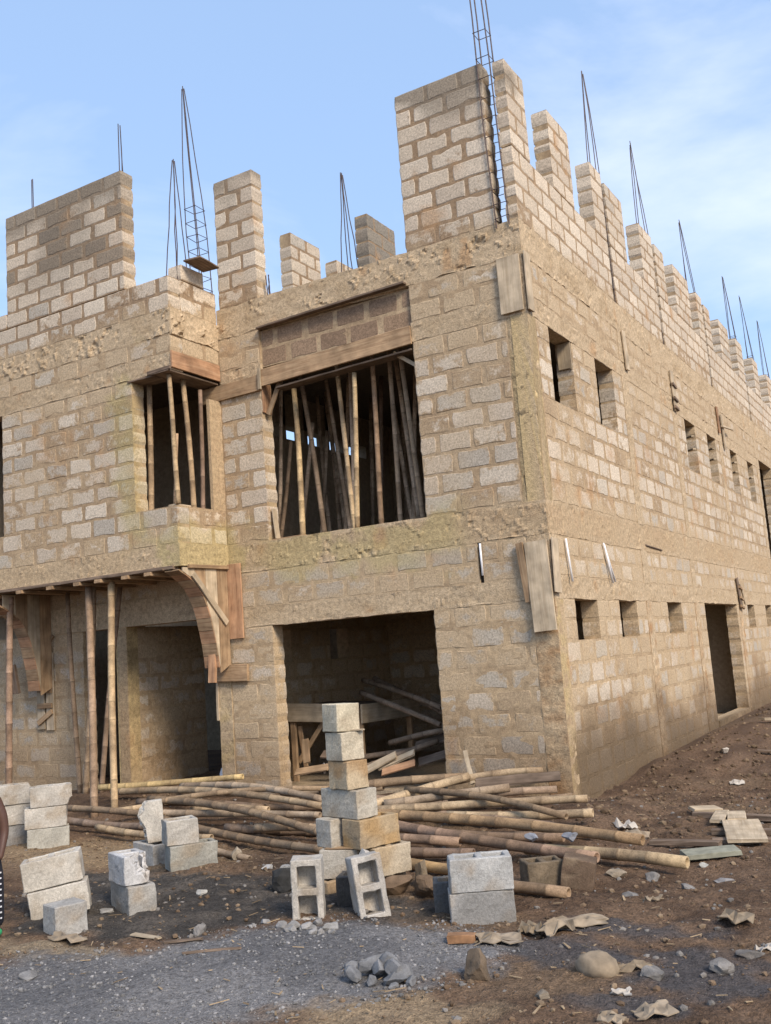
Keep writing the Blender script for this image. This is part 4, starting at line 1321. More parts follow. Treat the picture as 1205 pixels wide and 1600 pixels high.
# ------------------------------------------------------------------ bamboo props
POR = [((-8.60, -0.74, 0.02), (-8.42, -0.80, 2.96), 0.050, 0.048, (0.30, 0.19, 0.12), 'reddish bamboo prop standing alone at the left picture edge under the bay'),
       ((-7.50, -0.36, 0.0), (-7.80, -0.25, 2.98), 0.042, 0.034, (0.31, 0.205, 0.12), 'thin dark bamboo prop leaning left under the bay'),
       ((-5.86, -1.62, -0.10), (-6.72, -0.82, 2.96), 0.050, 0.052, (0.34, 0.22, 0.13), 'thick bamboo prop with dark joints in the middle of the porch'),
       ((-7.30, -0.45, -0.02), (-6.84, -0.60, 2.97), 0.042, 0.036, (0.37, 0.25, 0.145), 'slender bamboo prop crossing behind the thick middle one'),
       ((-5.62, -1.50, -0.10), (-6.20, -0.88, 2.97), 0.046, 0.050, (0.43, 0.29, 0.15), 'yellowish bamboo prop under the bay, nearest to the plastered column'),
       ((-7.03, -0.40, 0.02), (-6.62, -0.30, 2.98), 0.040, 0.036, (0.31, 0.20, 0.12), 'dark bamboo prop leaning behind the yellowish one')]
for i, (p, q, r0, r1, tn, lb) in enumerate(POR):
    p = (p[0], p[1], gz(p[0], p[1]) - 0.02)
    tag(bamboo(p, q, r0, r1, tn, 0.015, 300 + i, 'bamboo_prop'), lb, 'prop', 'bamboo props under the bay')

WINB = [((-3.70, 0.30, 3.34), (-3.735, 0.34, 5.52), 0.043, (0.47, 0.32, 0.155), 'bright straight bamboo prop at the left of the big upper window'),
        ((-2.93, 0.45, 3.34), (-3.08, 0.47, 5.98), 0.036, (0.46, 0.32, 0.17), 'bamboo prop slanting left in the middle of the big upper window'),
        ((-2.72, 0.16, 3.37), (-2.58, 0.12, 5.47), 0.037, (0.50, 0.345, 0.175), 'pale bamboo prop under the window head board, foremost in the big window'),
        ((-2.48, 0.40, 3.34), (-2.45, 0.42, 5.98), 0.038, (0.36, 0.225, 0.125), 'brown bamboo prop directly right of the pale foremost one'),
        ((-1.87, 0.45, 3.34), (-2.06, 0.45, 5.98), 0.036, (0.38, 0.26, 0.15), 'bamboo prop leaning along the right jamb of the big window'),
        ((-2.30, 0.60, 3.34), (-2.29, 0.60, 5.98), 0.036, (0.36, 0.25, 0.15), 'shaded bamboo prop second from the right jamb of the big window'),
        ((-3.59, 0.70, 3.34), (-3.88, 0.70, 5.98), 0.040, (0.33, 0.225, 0.135), 'thick dark bamboo prop slanting left behind the bright straight one'),
        ((-4.08, 2.08, 3.34), (-4.45, 2.23, 5.9), 0.036, (0.50, 0.36, 0.23), None),
        ((-4.29, 1.89, 3.34), (-4.48, 2.03, 5.9), 0.034, (0.50, 0.36, 0.23), None),
        ((-4.38, 0.67, 3.34), (-4.18, 0.82, 4.9), 0.034, (0.30, 0.20, 0.12), 'short bamboo pole leaning right in the left corner of the big window'),
        ((-4.23, 0.99, 3.34), (-3.98, 1.13, 5.2), 0.036, (0.50, 0.36, 0.23), None),
        ((-4.03, 2.73, 3.34), (-4.07, 3.04, 5.98), 0.036, (0.50, 0.36, 0.23), None),
        ((-3.77, 3.42, 3.34), (-3.88, 3.76, 5.98), 0.036, (0.50, 0.36, 0.23), None),
        ((-4.28, 1.58, 3.34), (-4.12, 1.72, 5.2), 0.033, (0.50, 0.36, 0.23), None),
        ((-3.4, 1.9, 3.34), (-3.3, 2.1, 5.98), 0.036, (0.24, 0.16, 0.11), None),
        ((-2.2, 3.2, 3.34), (-2.3, 3.4, 5.98), 0.038, (0.24, 0.16, 0.11), None),
        ((-3.0, 4.0, 3.34), (-2.9, 4.1, 5.98), 0.038, (0.24, 0.16, 0.11), None)] + [
        ((-4.45 + 0.31 * k + 0.1 * math.sin(k * 5), 0.75 + 0.45 * ((k * 7) % 4), 3.34), (-4.5 + 0.30 * k + 0.22 * math.sin(k * 3.3 + 1), 0.85 + 0.45 * ((k * 7) % 4), 5.98), 0.034, (0.50, 0.36, 0.23), None) for k in range(9)]
for i, (p, q, r, tn, lb) in enumerate(WINB):
    tag(bamboo(p, q, r, r * 0.86, tn, 0.012, 330 + i, 'bamboo_prop'), lb or 'dim bamboo prop deep in the room behind the big upper window', 'prop', 'bamboo props in the big upper window')
BAYB = [((-4.84, -0.93, 3.90), (-4.92, -0.93, 5.72), 0.036, (0.46, 0.31, 0.16), 'slim bamboo prop carrying the open corner of the bay window'),
        ((-4.86, -0.58, 3.34), (-4.98, -0.58, 5.72), 0.040, (0.44, 0.29, 0.15), 'bamboo prop just right of the corner prop in the bay window'),
        ((-5.55, -0.74, 3.34), (-5.47, -0.74, 5.72), 0.042, (0.40, 0.265, 0.14), 'upright bamboo prop by the left jamb of the bay window'),
        ((-4.94, -0.34, 3.34), (-4.88, -0.34, 5.6), 0.034, (0.30, 0.19, 0.12), 'dark bamboo prop at the right side of the bay window'),
        ((-5.02, -0.80, 3.9), (-4.93, -0.80, 4.9), 0.022, (0.38, 0.24, 0.13), 'thin bamboo stick crossing behind the corner prop of the bay window')]
for i, (p, q, r, tn, lb) in enumerate(BAYB):
    tag(bamboo(p, q, r, r * 0.9, tn, 0.010, 360 + i, 'bamboo_prop'), lb, 'prop', 'bamboo props in the bay window')

# ------------------------------------------------------------------ heap of bamboo poles on the ground
PILE = [((-6.55, -0.94, 0.17), (-4.41, -0.39, 0.24), .040, .036, (0.50, 0.345, 0.15), 'yellow split bamboo pole lying topmost at the left end of the heap'),
        ((-6.13, -1.03, 0.13), (-2.28, -1.65, 0.10), .042, .036, None, 'long bamboo pole running from the yellow prop foot to the block pillar'),
        ((-5.15, -0.75, 0.17), (-2.27, -1.60, 0.16), .042, .036, None, 'bamboo pole slanting down to the block pillar under the yellow split pole'),
        ((-5.02, -1.49, 0.12), (-1.38, -2.82, 0.02), .042, .036, None, 'long diagonal bamboo pole ending beside the foot of the block pillar'),
        ((-5.15, -1.92, 0.05), (-4.50, -1.29, 0.12), .034, .030, None, 'short stub of bamboo behind the standing broken block'),
        ((-4.13, -2.22, 0.03), (-1.27, -3.09, -0.04), .042, .036, None, 'lowest long bamboo pole left of the block pillar'),
        ((-4.86, -2.51, -0.03), (-2.97, -2.71, -0.05), .036, .030, None, None),
        ((-5.71, -2.29, 0.00), (-3.91, -2.38, -0.02), .042, .036, (0.24, 0.17, 0.12), 'greyish bamboo pole beside the left block stack'),
        ((-6.07, -1.86, 0.06), (-4.21, -2.10, 0.03), .038, .034, None, None),
        ((-2.70, -3.08, -0.08), (-1.99, -3.31, -0.10), .030, .026, None, 'short bamboo end poking out beside the dark wet mortar'),
        ((-4.45, -2.01, 0.05), (-2.11, -1.96, 0.06), .040, .034, None, None),
        ((-2.77, -1.00, 0.16), (-1.17, -0.34, 0.23), .050, .044, None, 'thick bamboo pole across the wide opening at the back of the heap'),
        ((-1.30, -0.54, 0.20), (-0.30, -0.10, 0.27), .042, .036, None, 'bamboo pole resting against the wall right of the wide opening'),
        ((-1.75, -1.77, 0.10), (-1.05, -0.51, 0.26), .050, .044, None, 'thick bamboo pole rising from the block pillar to the wide opening'),
        ((-1.55, -1.56, 0.12), (-0.37, -0.91, 0.20), .042, .042, None, 'bamboo pole with an open sawn end in front of the wall'),
        ((-2.00, -1.88, 0.08), (0.59, -1.19, 0.14), .042, .036, None, 'straight bamboo pole reaching past the building corner, upper one'),
        ((-0.48, -1.26, 0.10), (0.37, -1.01, 0.13), .036, .034, None, None),
        ((-1.94, -1.73, 0.06), (1.51, -2.49, 0.02), .048, .044, (0.33, 0.205, 0.10), 'long thick brown bamboo pole reaching far right past the building corner'),
        ((-1.81, -1.87, 0.05), (1.27, -2.97, -0.03), .048, .042, (0.29, 0.18, 0.11), 'thick dark bamboo pole slanting to the right above the grey block pair'),
        ((-0.69, -1.75, 0.05), (0.77, -1.57, 0.07), .044, .040, None, 'straight bamboo pole reaching past the building corner, lower one'),
        ((0.50, -2.61, -0.06), (1.95, -2.84, -0.07), .042, .046, (0.44, 0.31, 0.165), 'split bamboo pole end farthest right on the bare soil'),
        ((-1.03, -2.91, -0.06), (0.28, -3.44, -0.08), .046, .042, (0.40, 0.24, 0.10), 'orange bamboo pole running behind the pair of stacked grey blocks'),
        ((0.27, -3.65, -0.11), (1.31, -3.75, -0.12), .042, .040, (0.28, 0.18, 0.10), 'bamboo stub on the ground right of the pair of stacked grey blocks'),
        ((-1.26, -2.55, -0.02), (-0.14, -2.59, -0.03), .042, .040, (0.26, 0.165, 0.10), None),
        ((-0.97, -2.91, -0.06), (0.13, -2.88, -0.06), .042, .040, (0.24, 0.155, 0.10), None),
        ((-3.34, -0.99, 0.14), (-2.05, -0.73, 0.17), .044, .040, None, 'bamboo pole across the left half of the wide opening'),
        ((-2.67, -2.35, -0.01), (-1.32, -2.45, -0.02), .042, .036, None, None),
        ((-0.89, -2.20, 0.00), (0.76, -2.35, -0.01), .042, .038, (0.27, 0.17, 0.10), None),
        ((-4.09, -1.75, 0.05), (-3.00, -1.69, 0.06), .038, .034, None, None),
        ((-1.01, -1.11, 0.10), (0.08, -0.69, 0.15), .042, .036, (0.27, 0.18, 0.11), None),
        ((-3.9, -1.3, 0.04), (-1.9, -1.2, 0.05), .042, .036, (0.25, 0.165, 0.10), None),
        ((-2.4, -0.8, 0.06), (0.0, -0.9, 0.06), .044, .036, (0.24, 0.16, 0.10), None),
        ((-1.6, -1.4, 0.02), (0.5, -1.9, 0.00), .044, .036, (0.24, 0.16, 0.10), None),
        ((-1.3, -2.1, -0.03), (0.9, -2.0, -0.04), .044, .036, (0.24, 0.16, 0.10), None),
        ((-3.2, -2.2, -0.05), (-1.0, -2.1, -0.04), .044, .036, (0.24, 0.16, 0.10), None),
        ((-5.4, -1.3, 0.05), (-3.2, -1.5, 0.05), .044, .036, (0.24, 0.16, 0.10), None),
        ((-4.7, -1.75, 0.13), (-2.6, -1.05, 0.20), .034, .028, None, 'slim bamboo pole lying crosswise on the left half of the heap'),
        ((-1.5, -1.15, 0.21), (0.65, -1.95, 0.10), .034, .030, None, 'slim bamboo pole lying crosswise on the right half of the heap')]
for i, (p, q, r0, r1, tn, lb) in enumerate(PILE):
    ln = math.dist(p, q)
    tag(bamboo(p, q, r0 * 1.12, r1 * 1.06, tn, 0.022 * ln, 400 + i, 'bamboo_pole'), lb or 'bamboo pole buried in the middle of the heap', 'bamboo pole', 'bamboo poles in the heap')
GAR = [((-3.74, 1.60, 1.17), (-1.98, 0.70, 0.74), 'bamboo pole lying over the timber frame in the wide opening'),
       ((-4.07, 2.20, 1.33), (-2.22, 1.20, 0.93), 'bamboo pole leaning high behind the timber frame'),
       ((-3.99, 2.40, 1.34), (-2.24, 1.40, 0.81), 'bamboo pole crossing the high leaning one behind the timber frame'),
       ((-3.07, 1.20, 0.48), (-2.00, 0.80, 0.67), 'grey bamboo stub with a sawn end below the timber frame'),
       ((-3.13, 0.60, 0.23), (-2.15, 0.90, 0.52), 'hollow-ended bamboo pole rising right inside the wide opening'),
       ((-3.63, 0.90, 0.30), (-2.6, 1.30, 0.38), 'bamboo pole low on the rubbish inside the wide opening'),
       ((-3.55, 2.50, 1.07), (-2.57, 1.90, 0.89), 'dim bamboo pole farthest back on the timber frame')]
for i, (p, q, lb) in enumerate(GAR):
    tag(bamboo(p, q, 0.040, 0.036, (0.27, 0.185, 0.115), 0.012, 470 + i, 'bamboo_pole'), lb, 'bamboo pole', 'bamboo poles in the wide opening')

# timber frame and scrap inside the wide opening
T = empty('timber_frame', (-4.2, 2.0, 0.0))
tag(T, 'rough wooden formwork frame on legs inside the wide ground-floor opening', 'formwork')
board('fascia_board', (-4.62, 0.95, 0.96), (-3.40, 0.95, 0.91), 0.26, 0.03, (0, -1, 0), M_WOODP, T, 90)
board('fascia_board', (-3.36, 0.97, 0.90), (-3.30, 2.5, 0.88), 0.26, 0.03, (1, 0, 0), M_WOODP, T, 91)
board('deck_board', (-4.62, 1.2, 1.03), (-3.40, 1.2, 0.99), 0.45, 0.025, (0, 0, 1), M_WOODG, T, 92)
board('deck_board', (-4.62, 1.75, 1.03), (-3.40, 1.75, 0.99), 0.55, 0.025, (0, 0, 1), M_WOODG, T, 93)
for x, y in ((-4.56, 1.0), (-3.42, 1.02), (-3.42, 2.4)):
    board('leg', (x, y, -0.02), (x, y, 0.98), 0.08, 0.05, (0, -1, 0), M_WOOD, T)
board('brace', (-4.52, 1.03, 0.25), (-4.05, 1.03, 0.80), 0.07, 0.03, (0, -1, 0), M_WOOD, T, 96)
board('brace', (-4.50, 1.06, 0.75), (-4.42, 1.06, 0.18), 0.07, 0.03, (0, -1, 0), M_WOOD, T, 97)
SCR = [((-2.95, 0.35, 0.22), (-2.55, 0.45, 0.40), .13, M_WOODP, 'pale splintered plank offcut on the rubbish in the wide opening'),
       ((-2.80, 0.42, 0.24), (-2.30, 0.50, 0.42), .10, M_WOODP, 'narrow pale plank offcut leaning beside the splintered one'),
       ((-2.65, 0.25, 0.20), (-2.25, 0.40, 0.30), .12, M_WOODR, 'reddish plank offcut in front of the pale ones'),
       ((-4.0, 0.5, 0.30), (-4.05, 0.55, 0.62), .10, M_WOOD, 'short upright board at the left jamb of the wide opening'),
       ((-4.05, 0.30, 0.20), (-3.55, 0.35, 0.26), .12, M_WOOD, 'board lying at the left foot of the wide opening'),
       ((-3.95, 0.8, 0.38), (-3.5, 0.85, 0.34), .14, M_WOODG, 'dark board below the timber frame on the left'),
       ((-2.5, 0.9, 0.45), (-2.0, 1.0, 0.58), .16, M_WOODG, 'dark board tilted by the right jamb of the wide opening'),
       ((-2.3, 0.6, 0.28), (-1.8, 0.7, 0.40), .15, M_WOODG, 'dark board low by the right jamb of the wide opening'),
       ((-1.26, -0.12, 0.50), (-1.02, -0.46, 0.17), .05, M_WOODP, 'thin lath leaning on the wall right of the wide opening'),
       ((-0.9, -0.62, 0.20), (0.0, -0.35, 0.24), .14, M_WOODG, 'dark plank on the heap by the building corner')]
for i, (p, q, wd, m, lb) in enumerate(SCR):
    tag(board('plank', p, q, wd, 0.028, (0, -0.6, 0.8), m, None, 110 + i, rag=0.012), lb, 'plank')


def cloth(name, c, sx, sy, h, mat, seed, yaw=0.0, crump=0.5, res=6):
    """a crumpled sheet lying on the ground, with thickness"""
    R = np.random.RandomState(seed)
    u = np.linspace(-0.5, 0.5, res)
    U, W_ = np.meshgrid(u, u)
    P = np.stack([U * 3 + seed, W_ * 3, 0 * U], -1)
    edge = 1 + 0.35 * (fbm(P, 1.3, 3, seed) - 0.5)
    sx, sy = sx * 0.78, sy * 0.78
    x = U * sx * edge; y = W_ * sy * edge
    z = h * (R.rand(res, res) ** 1.8 * 0.9 + 0.25 * np.clip(1 - (U ** 2 + W_ ** 2) * 4.5, 0, 1))
    x = x + R.randn(res, res) * sx * 0.05; y = y + R.randn(res, res) * sy * 0.06
    ca, sa = math.cos(yaw), math.sin(yaw)
    X = c[0] + x * ca - y * sa; Y = c[1] + x * sa + y * ca
    Z = ground_h(X, Y) + z * 0.75 + 0.012
    V = np.stack([X, Y, Z], -1).reshape(-1, 3)
    V2 = V - np.array((0, 0, 0.006))
    n = res * res
    F = []
    for j in range(res - 1):
        for i in range(res - 1):
            a_ = j * res + i
            F.append((a_, a_ + 1, a_ + res + 1, a_ + res))
            F.append((n + a_ + res, n + a_ + res + 1, n + a_ + 1, n + a_))
    rim = [i for i in range(res)] + [j * res + res - 1 for j in range(1, res)] + [(res - 1) * res + i for i in range(res - 2, -1, -1)] + [j * res for j in range(res - 2, 0, -1)]
    for i in range(len(rim)):
        a_, b_ = rim[i], rim[(i + 1) % len(rim)]
        F.append((b_, a_, n + a_, n + b_))
    return mesh_obj(name, np.concatenate([V, V2]), F, mat, None, None, smooth=False, origin=(c[0], c[1], gz(c[0], c[1])))


# ------------------------------------------------------------------ loose sandcrete blocks
GT = (0.40, 0.37, 0.325)      # dry grey
WT = (0.46, 0.425, 0.37)       # pale
DT = (0.24, 0.23, 0.215)      # dark grey
OT = (0.37, 0.28, 0.175)       # ochre stained


def lay(x, y, lev, yaw, label, L=0.45, tone=GT, seed=0, holes=2, cut=None, group=None, base=None, stainc=None, stainf=0.0, dz=0.0, roll=0, pitch=0, name='sandcrete_block', Wd=0.225, Hh=0.225):
    zb = (gz(x, y) - 0.012 if base is None else base) + lev * 0.227 + Hh / 2 + dz
    o = hollow_block(name, L, Wd, Hh, holes, TR(x, y, zb, yaw, pitch, roll), tone, seed, cut, stainc=stainc, stainf=stainf)
    return tag(o, label, 'block', group)


# stack of three and its neighbour on the far left
b0 = gz(-5.12, -3.0) - 0.015
lay(-5.11, -2.99, 0, 49, 'lowest block of the three-high stack at the left', tone=(0.36, 0.34, 0.29), seed=1, base=b0)
lay(-5.13, -3.00, 1, 47, 'middle block of the three-high stack at the left', tone=WT, seed=2, base=b0)
lay(-5.09, -2.96, 2, 50, 'topmost block of the three-high stack at the left, chipped at its right end', tone=GT, seed=3, base=b0, cut=[((0.20, 0, -0.06), (1, 0, -0.6))])
b0 = gz(-5.74, -2.97) - 0.015
for k, lb in enumerate(('lower', 'middle', 'top')):
    lay(-5.70 + 0.02 * k, -2.97, k, 49 + 3 * k, lb + ' block of the stack cut off by the left picture edge', tone=GT if k else DT, seed=5 + k, base=b0, cut=[((0.16, 0, 0.04), (1, 0, 0.5))] if k == 2 else None)
# two blocks leaning and one in front
lay(-2.36, -5.22, 0, 44, 'lower of two pale blocks leaning in the left foreground', tone=WT, seed=9, pitch=-7, dz=0.012)
lay(-2.41, -5.24, 1, 43, 'upper of two pale blocks leaning in the left foreground', tone=WT, seed=10, pitch=-8, dz=0.012)
lay(-1.959, -5.522, 0, 73, 'half block standing in front of the two leaning pale blocks', L=0.25, tone=(0.34, 0.325, 0.30), seed=11, holes=0)
lay(-1.919, -4.872, 0, 154, 'dark-sided lower block under the broken grey one', tone=(0.30, 0.285, 0.26), seed=12)
lay(-1.93, -4.89, 1, 156, 'broken grey block with rough face on top of the dark-sided one', L=0.36, tone=(0.46, 0.45, 0.44), seed=13, cut=[((-0.12, -0.05, 0.05), (-1, -0.8, 0.45))])
lay(-3.124, -3.398, 0, 160, 'block lying under the upright broken piece', tone=GT, seed=14)
TOW = Vector((0.5, -0.866, 0))
def upright(x, y, z, yaw, lean=0.0, spin=0.0):
    """length up, cells facing the camera side"""
    zt = Vector((math.cos(math.radians(yaw)), math.sin(math.radians(yaw)), 0))
    xu = Vector((0, 0, 1))
    yv = zt.cross(xu)
    M = Matrix(((xu.x, yv.x, zt.x, x), (xu.y, yv.y, zt.y, y), (xu.z, yv.z, zt.z, z), (0, 0, 0, 1)))
    return M @ Matrix.Rotation(math.radians(spin), 4, 'Z') @ Matrix.Rotation(math.radians(lean), 4, 'Y')
o = hollow_block('sandcrete_block', 0.40, 0.24, 0.11, 0, upright(-3.10, -3.44, gz(-3.12, -3.4) + 0.225 + 0.19, -42, 0, 3), WT, 15, cut=[((0.10, 0.10, 0.0), (0.55, 0.8, 0.2)), ((-0.05, 0.085, 0), (-0.25, 1, 0.1))])
tag(o, 'broken L-shaped block standing on end in front of the bamboo heap', 'block')
b0 = gz(-2.442, -3.603) - 0.015
lay(-2.442, -3.603, 0, 56, 'lower longer block of the pair before the bamboo heap', tone=(0.27, 0.26, 0.225), seed=16, base=b0)
lay(-2.52, -3.66, 1, 56, 'upper shorter block of the pair before the bamboo heap', L=0.30, tone=GT, seed=17, base=b0, holes=1)

# pillar of stacked blocks
TX, TY = 0.045, 0.026
b0 = GZ - 0.115
lay(-0.60 + TX, -3.98 + TY, 0, 74, 'tan bottom block of the slender block pillar, left one', tone=(0.36, 0.28, 0.19), seed=20, base=b0, stainc=(0.30, 0.20, 0.11), stainf=0.6)
lay(-0.34 + TX, -3.84 + TY, 0, 70, 'brown bottom block of the slender block pillar, right one', tone=(0.30, 0.21, 0.13), seed=21, base=b0)
lay(-0.55 + TX, -4.00 + TY, 1, 18, 'grey block low in the slender block pillar, second course left', L=0.32, tone=(0.38, 0.345, 0.29), seed=22, base=b0, holes=1)
lay(-0.25 + TX, -3.82 + TY, 1, 66, 'ochre block low in the slender block pillar, second course right', L=0.36, tone=OT, seed=23, base=b0, stainc=(0.42, 0.38, 0.31), stainf=0.5)
lay(-0.63 + TX, -3.97 + TY, 2, -18, 'small grey block in the third course of the block pillar', L=0.20, tone=(0.38, 0.35, 0.30), seed=24, base=b0, holes=0)
lay(-0.33 + TX, -3.88 + TY, 2, 72, 'ochre crumbling block in the third course of the block pillar', L=0.42, tone=OT, seed=25, base=b0, stainc=(0.33, 0.20, 0.08), stainf=0.7)
lay(-0.50 + TX, -3.92 + TY, 3, -16, 'long grey block in the middle of the block pillar', L=0.45, tone=(0.38, 0.345, 0.285), seed=26, base=b0)
lay(-0.47 + TX, -3.95 + TY, 4, -18, 'ochre-stained half block in the block pillar, third from the top', L=0.245, tone=(0.40, 0.32, 0.215), seed=27, base=b0, holes=0, stainc=(0.28, 0.155, 0.06), stainf=0.65)
lay(-0.49 + TX, -3.95 + TY, 5, -21, 'pale half block in the block pillar, second from the top', L=0.235, tone=(0.47, 0.41, 0.31), seed=28, base=b0, holes=0)
lay(-0.51 + TX, -3.95 + TY, 6, -23, 'pale half block on the very top of the block pillar', L=0.225, tone=(0.50, 0.44, 0.325), seed=29, base=b0, holes=0, roll=-2)
tag(board('plank', (-0.60, -4.02, b0 + 0.455 + 0.004), (-0.25, -3.95, b0 + 0.455 + 0.006), 0.16, 0.008, (0, 0, 1), M_WOOD, None, 140), 'thin wood shim in the joint low in the block pillar', 'shim')
tag(board('plank', (-0.44, -3.93, b0 + 1.362 + 0.004), (-0.27, -3.90, b0 + 1.362 + 0.008), 0.05, 0.012, (0, 0, 1), M_WOODP, None, 141), 'thin wood wedge under the top block of the pillar', 'shim')
# two blocks set on end with their cells to the camera
g0 = gz(-0.2, -4.8) - 0.045
o = hollow_block('sandcrete_block', 0.45, 0.225, 0.2, 2, upright(-0.265, -4.79, g0 + 0.227, -60, 0, 0), (0.40, 0.37, 0.325), 30, blind=True)
tag(o, 'hollow block standing on end in the middle foreground, both cells facing out', 'block')
o = hollow_block('sandcrete_block', 0.45, 0.225, 0.2, 2, upright(0.105, -4.575, g0 + 0.215, -42, 7, 5), (0.38, 0.355, 0.32), 31, blind=True)
tag(o, 'tilted hollow block standing on end right of the upright hollow one', 'block')
tag(board('plank', (-0.06, -4.45, g0 + 0.28), (0.02, -4.42, g0 + 0.42), 0.09, 0.06, (-0.5, -0.7, 0.4), M_WHITE, None, 142, rag=0.012), 'pale block fragment wedged behind the tilted hollow block', 'fragment')
lay(-0.13, -4.33, 0, 20, 'dark block behind the tilted hollow block', L=0.3, tone=(0.08, 0.075, 0.07), seed=32, holes=1)
# pair on the right
b0 = gz(0.9, -4.4) - 0.015
lay(0.905, -4.370, 0, 30, 'lower, darker one of two stacked grey blocks', tone=(0.30, 0.29, 0.275), seed=33, base=b0, stainc=(0.17, 0.165, 0.155), stainf=0.6)
lay(0.91, -4.365, 1, 31.5, 'upper of two stacked grey blocks, open cells on top', tone=(0.37, 0.365, 0.35), seed=34, base=b0, L=0.44)
lay(0.62, -4.22, 0, 28, 'dark block half hidden behind the two stacked grey blocks', tone=(0.10, 0.10, 0.10), seed=35, L=0.30)
lay(0.98, -3.42, 0, 40, 'soil-stained block right behind the two stacked grey blocks', tone=(0.13, 0.10, 0.068), seed=36, L=0.30)
lay(1.25, -3.35, 0, 15, 'tilted brown block end beside the dark bamboo pole', tone=(0.125, 0.085, 0.057), seed=37, L=0.25, holes=0, pitch=12)

# ------------------------------------------------------------------ stones, sacks, scraps
BR = (0.20, 0.135, 0.085); GS = (0.22, 0.205, 0.19)
ST = [(-0.02, -4.00, .34, .26, BR, 'brown earth-caked lump beside the block pillar'), (0.24, -3.97, .30, .22, BR, 'flat brown lump between the block pillar and the grey pair'),
      (0.08, -3.72, .22, .30, (0.25, 0.19, 0.125), 'upright brown chunk behind the tilted hollow block'), (0.30, -3.72, .16, .16, (0.42, 0.36, 0.28), 'pale wedge of broken block against the orange bamboo pole'),
      (-0.96, -4.12, .26, .27, (0.045, 0.045, 0.045), 'black rounded lump left of the upright hollow block'),
      (1.43, -5.55, .20, .19, (0.17, 0.125, 0.085), 'dark brown cube-like stone in the foreground'),
      (1.44, -3.02, .17, .10, (0.36, 0.29, 0.21), 'tan stone below the long brown bamboo pole'), (1.72, -3.01, .14, .08, GS, 'grey stone right of the tan stone'),
      (1.71, -3.52, .18, .06, GS, 'flat grey stone on the soil in front of the bamboo ends'), (2.05, -3.25, .15, .06, GS, 'flat bluish stone on the right soil'),
      (2.25, -2.95, .16, .06, (0.3, 0.28, 0.27), 'flat pale stone farthest right on the soil'), (1.90, -5.75, .12, .09, (0.3, 0.25, 0.19), 'small tan stone in the right foreground'),
      (2.36, -5.28, .16, .10, GS, 'grey block corner stuck in the soil near the round sack'), (2.66, -5.05, .18, .09, GS, 'grey stone at the right foreground edge'),
      (2.75, -4.75, .20, .08, (0.2, 0.18, 0.16), 'dark flat stone at the right foreground edge'), (-0.85, -5.30, .12, .10, GS, 'grey stone on the edge of the dark mortar patch'),
      (0.10, -5.05, .16, .09, (0.30, 0.29, 0.275), 'pale grey chunk in front of the tilted hollow block'), (-0.08, -5.08, .13, .07, (0.30, 0.29, 0.275), 'pale grey chunk in front of the upright hollow block'),
      (-1.62, -4.40, .14, .07, (0.42, 0.40, 0.36), 'pale chip beside the dark-sided block'), (-2.1, -4.75, .16, .10, (0.40, 0.38, 0.34), 'pale rubble piece between the leaning and the dark-sided blocks'),
      (-2.05, -5.05, .13, .07, (0.36, 0.34, 0.31), 'grey rubble piece next to the leaning blocks'), (-1.25, -3.75, .18, .14, (0.40, 0.385, 0.36), 'pale grey lump on the dark wet mortar'),
      (-1.55, -3.60, .12, .07, (0.5, 0.48, 0.45), 'white chip on the dark wet mortar'), (-2.2, -3.25, .13, .16, (0.42, 0.35, 0.26), 'tan chip standing behind the block pair'),
      (0.95, -2.68, .15, .10, (0.30, 0.31, 0.34), 'bluish stone lying on the dark bamboo pole'), (0.62, -2.72, .12, .08, (0.30, 0.31, 0.34), 'bluish stone lying beside the split bamboo'),
      (2.0, -2.52, .14, .07, (0.4, 0.39, 0.35), 'pale rubble at the green slab'), (1.0, 3.2, .16, .10, (0.45, 0.40, 0.34), 'pale stone at the foot of the side wall'),
      (-1.35, -6.35, .17, .06, (0.24, 0.23, 0.22), 'flat grey stone sunk in the gravel'), (-2.15, -6.5, .22, .08, (0.22, 0.21, 0.20), 'grey flat stone at the lower left edge')]
for i, (x, y, s, h, tn, lb) in enumerate(ST):
    z = gz(x, y) - 0.02
    if 'lying on the dark' in lb or 'beside the split' in lb:
        z = 0.03
    tag(stone('stone', (x, y, z), (s * 0.85, s * 0.72, h * 0.85), np.array(tn) * 0.8, 600 + i, sub=3, rough=0.5), lb, 'stone')
R = np.random.RandomState(5)
for i in range(16):
    a_, rr = R.rand() * 6.28, R.rand() ** 0.6
    x, y = 0.86 + math.cos(a_) * 0.24 * rr + 0.04, -5.74 + math.sin(a_) * 0.18 * rr
    s = 0.06 + 0.10 * R.rand()
    tag(stone('stone', (x, y, gz(x, y) - 0.01 + 0.05 * (1 - rr)), (s, s * 0.8, s * 0.75), (0.165, 0.165, 0.168), 660 + i), 'grey crushed stone in the small heap on the foreground gravel', 'stone', 'stones of the small grey heap')
for i in range(14):
    x, y = -0.55 + R.rand() * 0.75, -5.12 + R.randn() * 0.06 + 0.0
    s = 0.04 + 0.06 * R.rand()
    tag(stone('stone', (x, y, gz(x, y) - 0.008), (s, s * 0.8, s * 0.7), (0.24, 0.23, 0.22), 690 + i), 'crumbled grey mortar lump at the gravel edge before the hollow blocks', 'stone', 'mortar lumps before the hollow blocks')

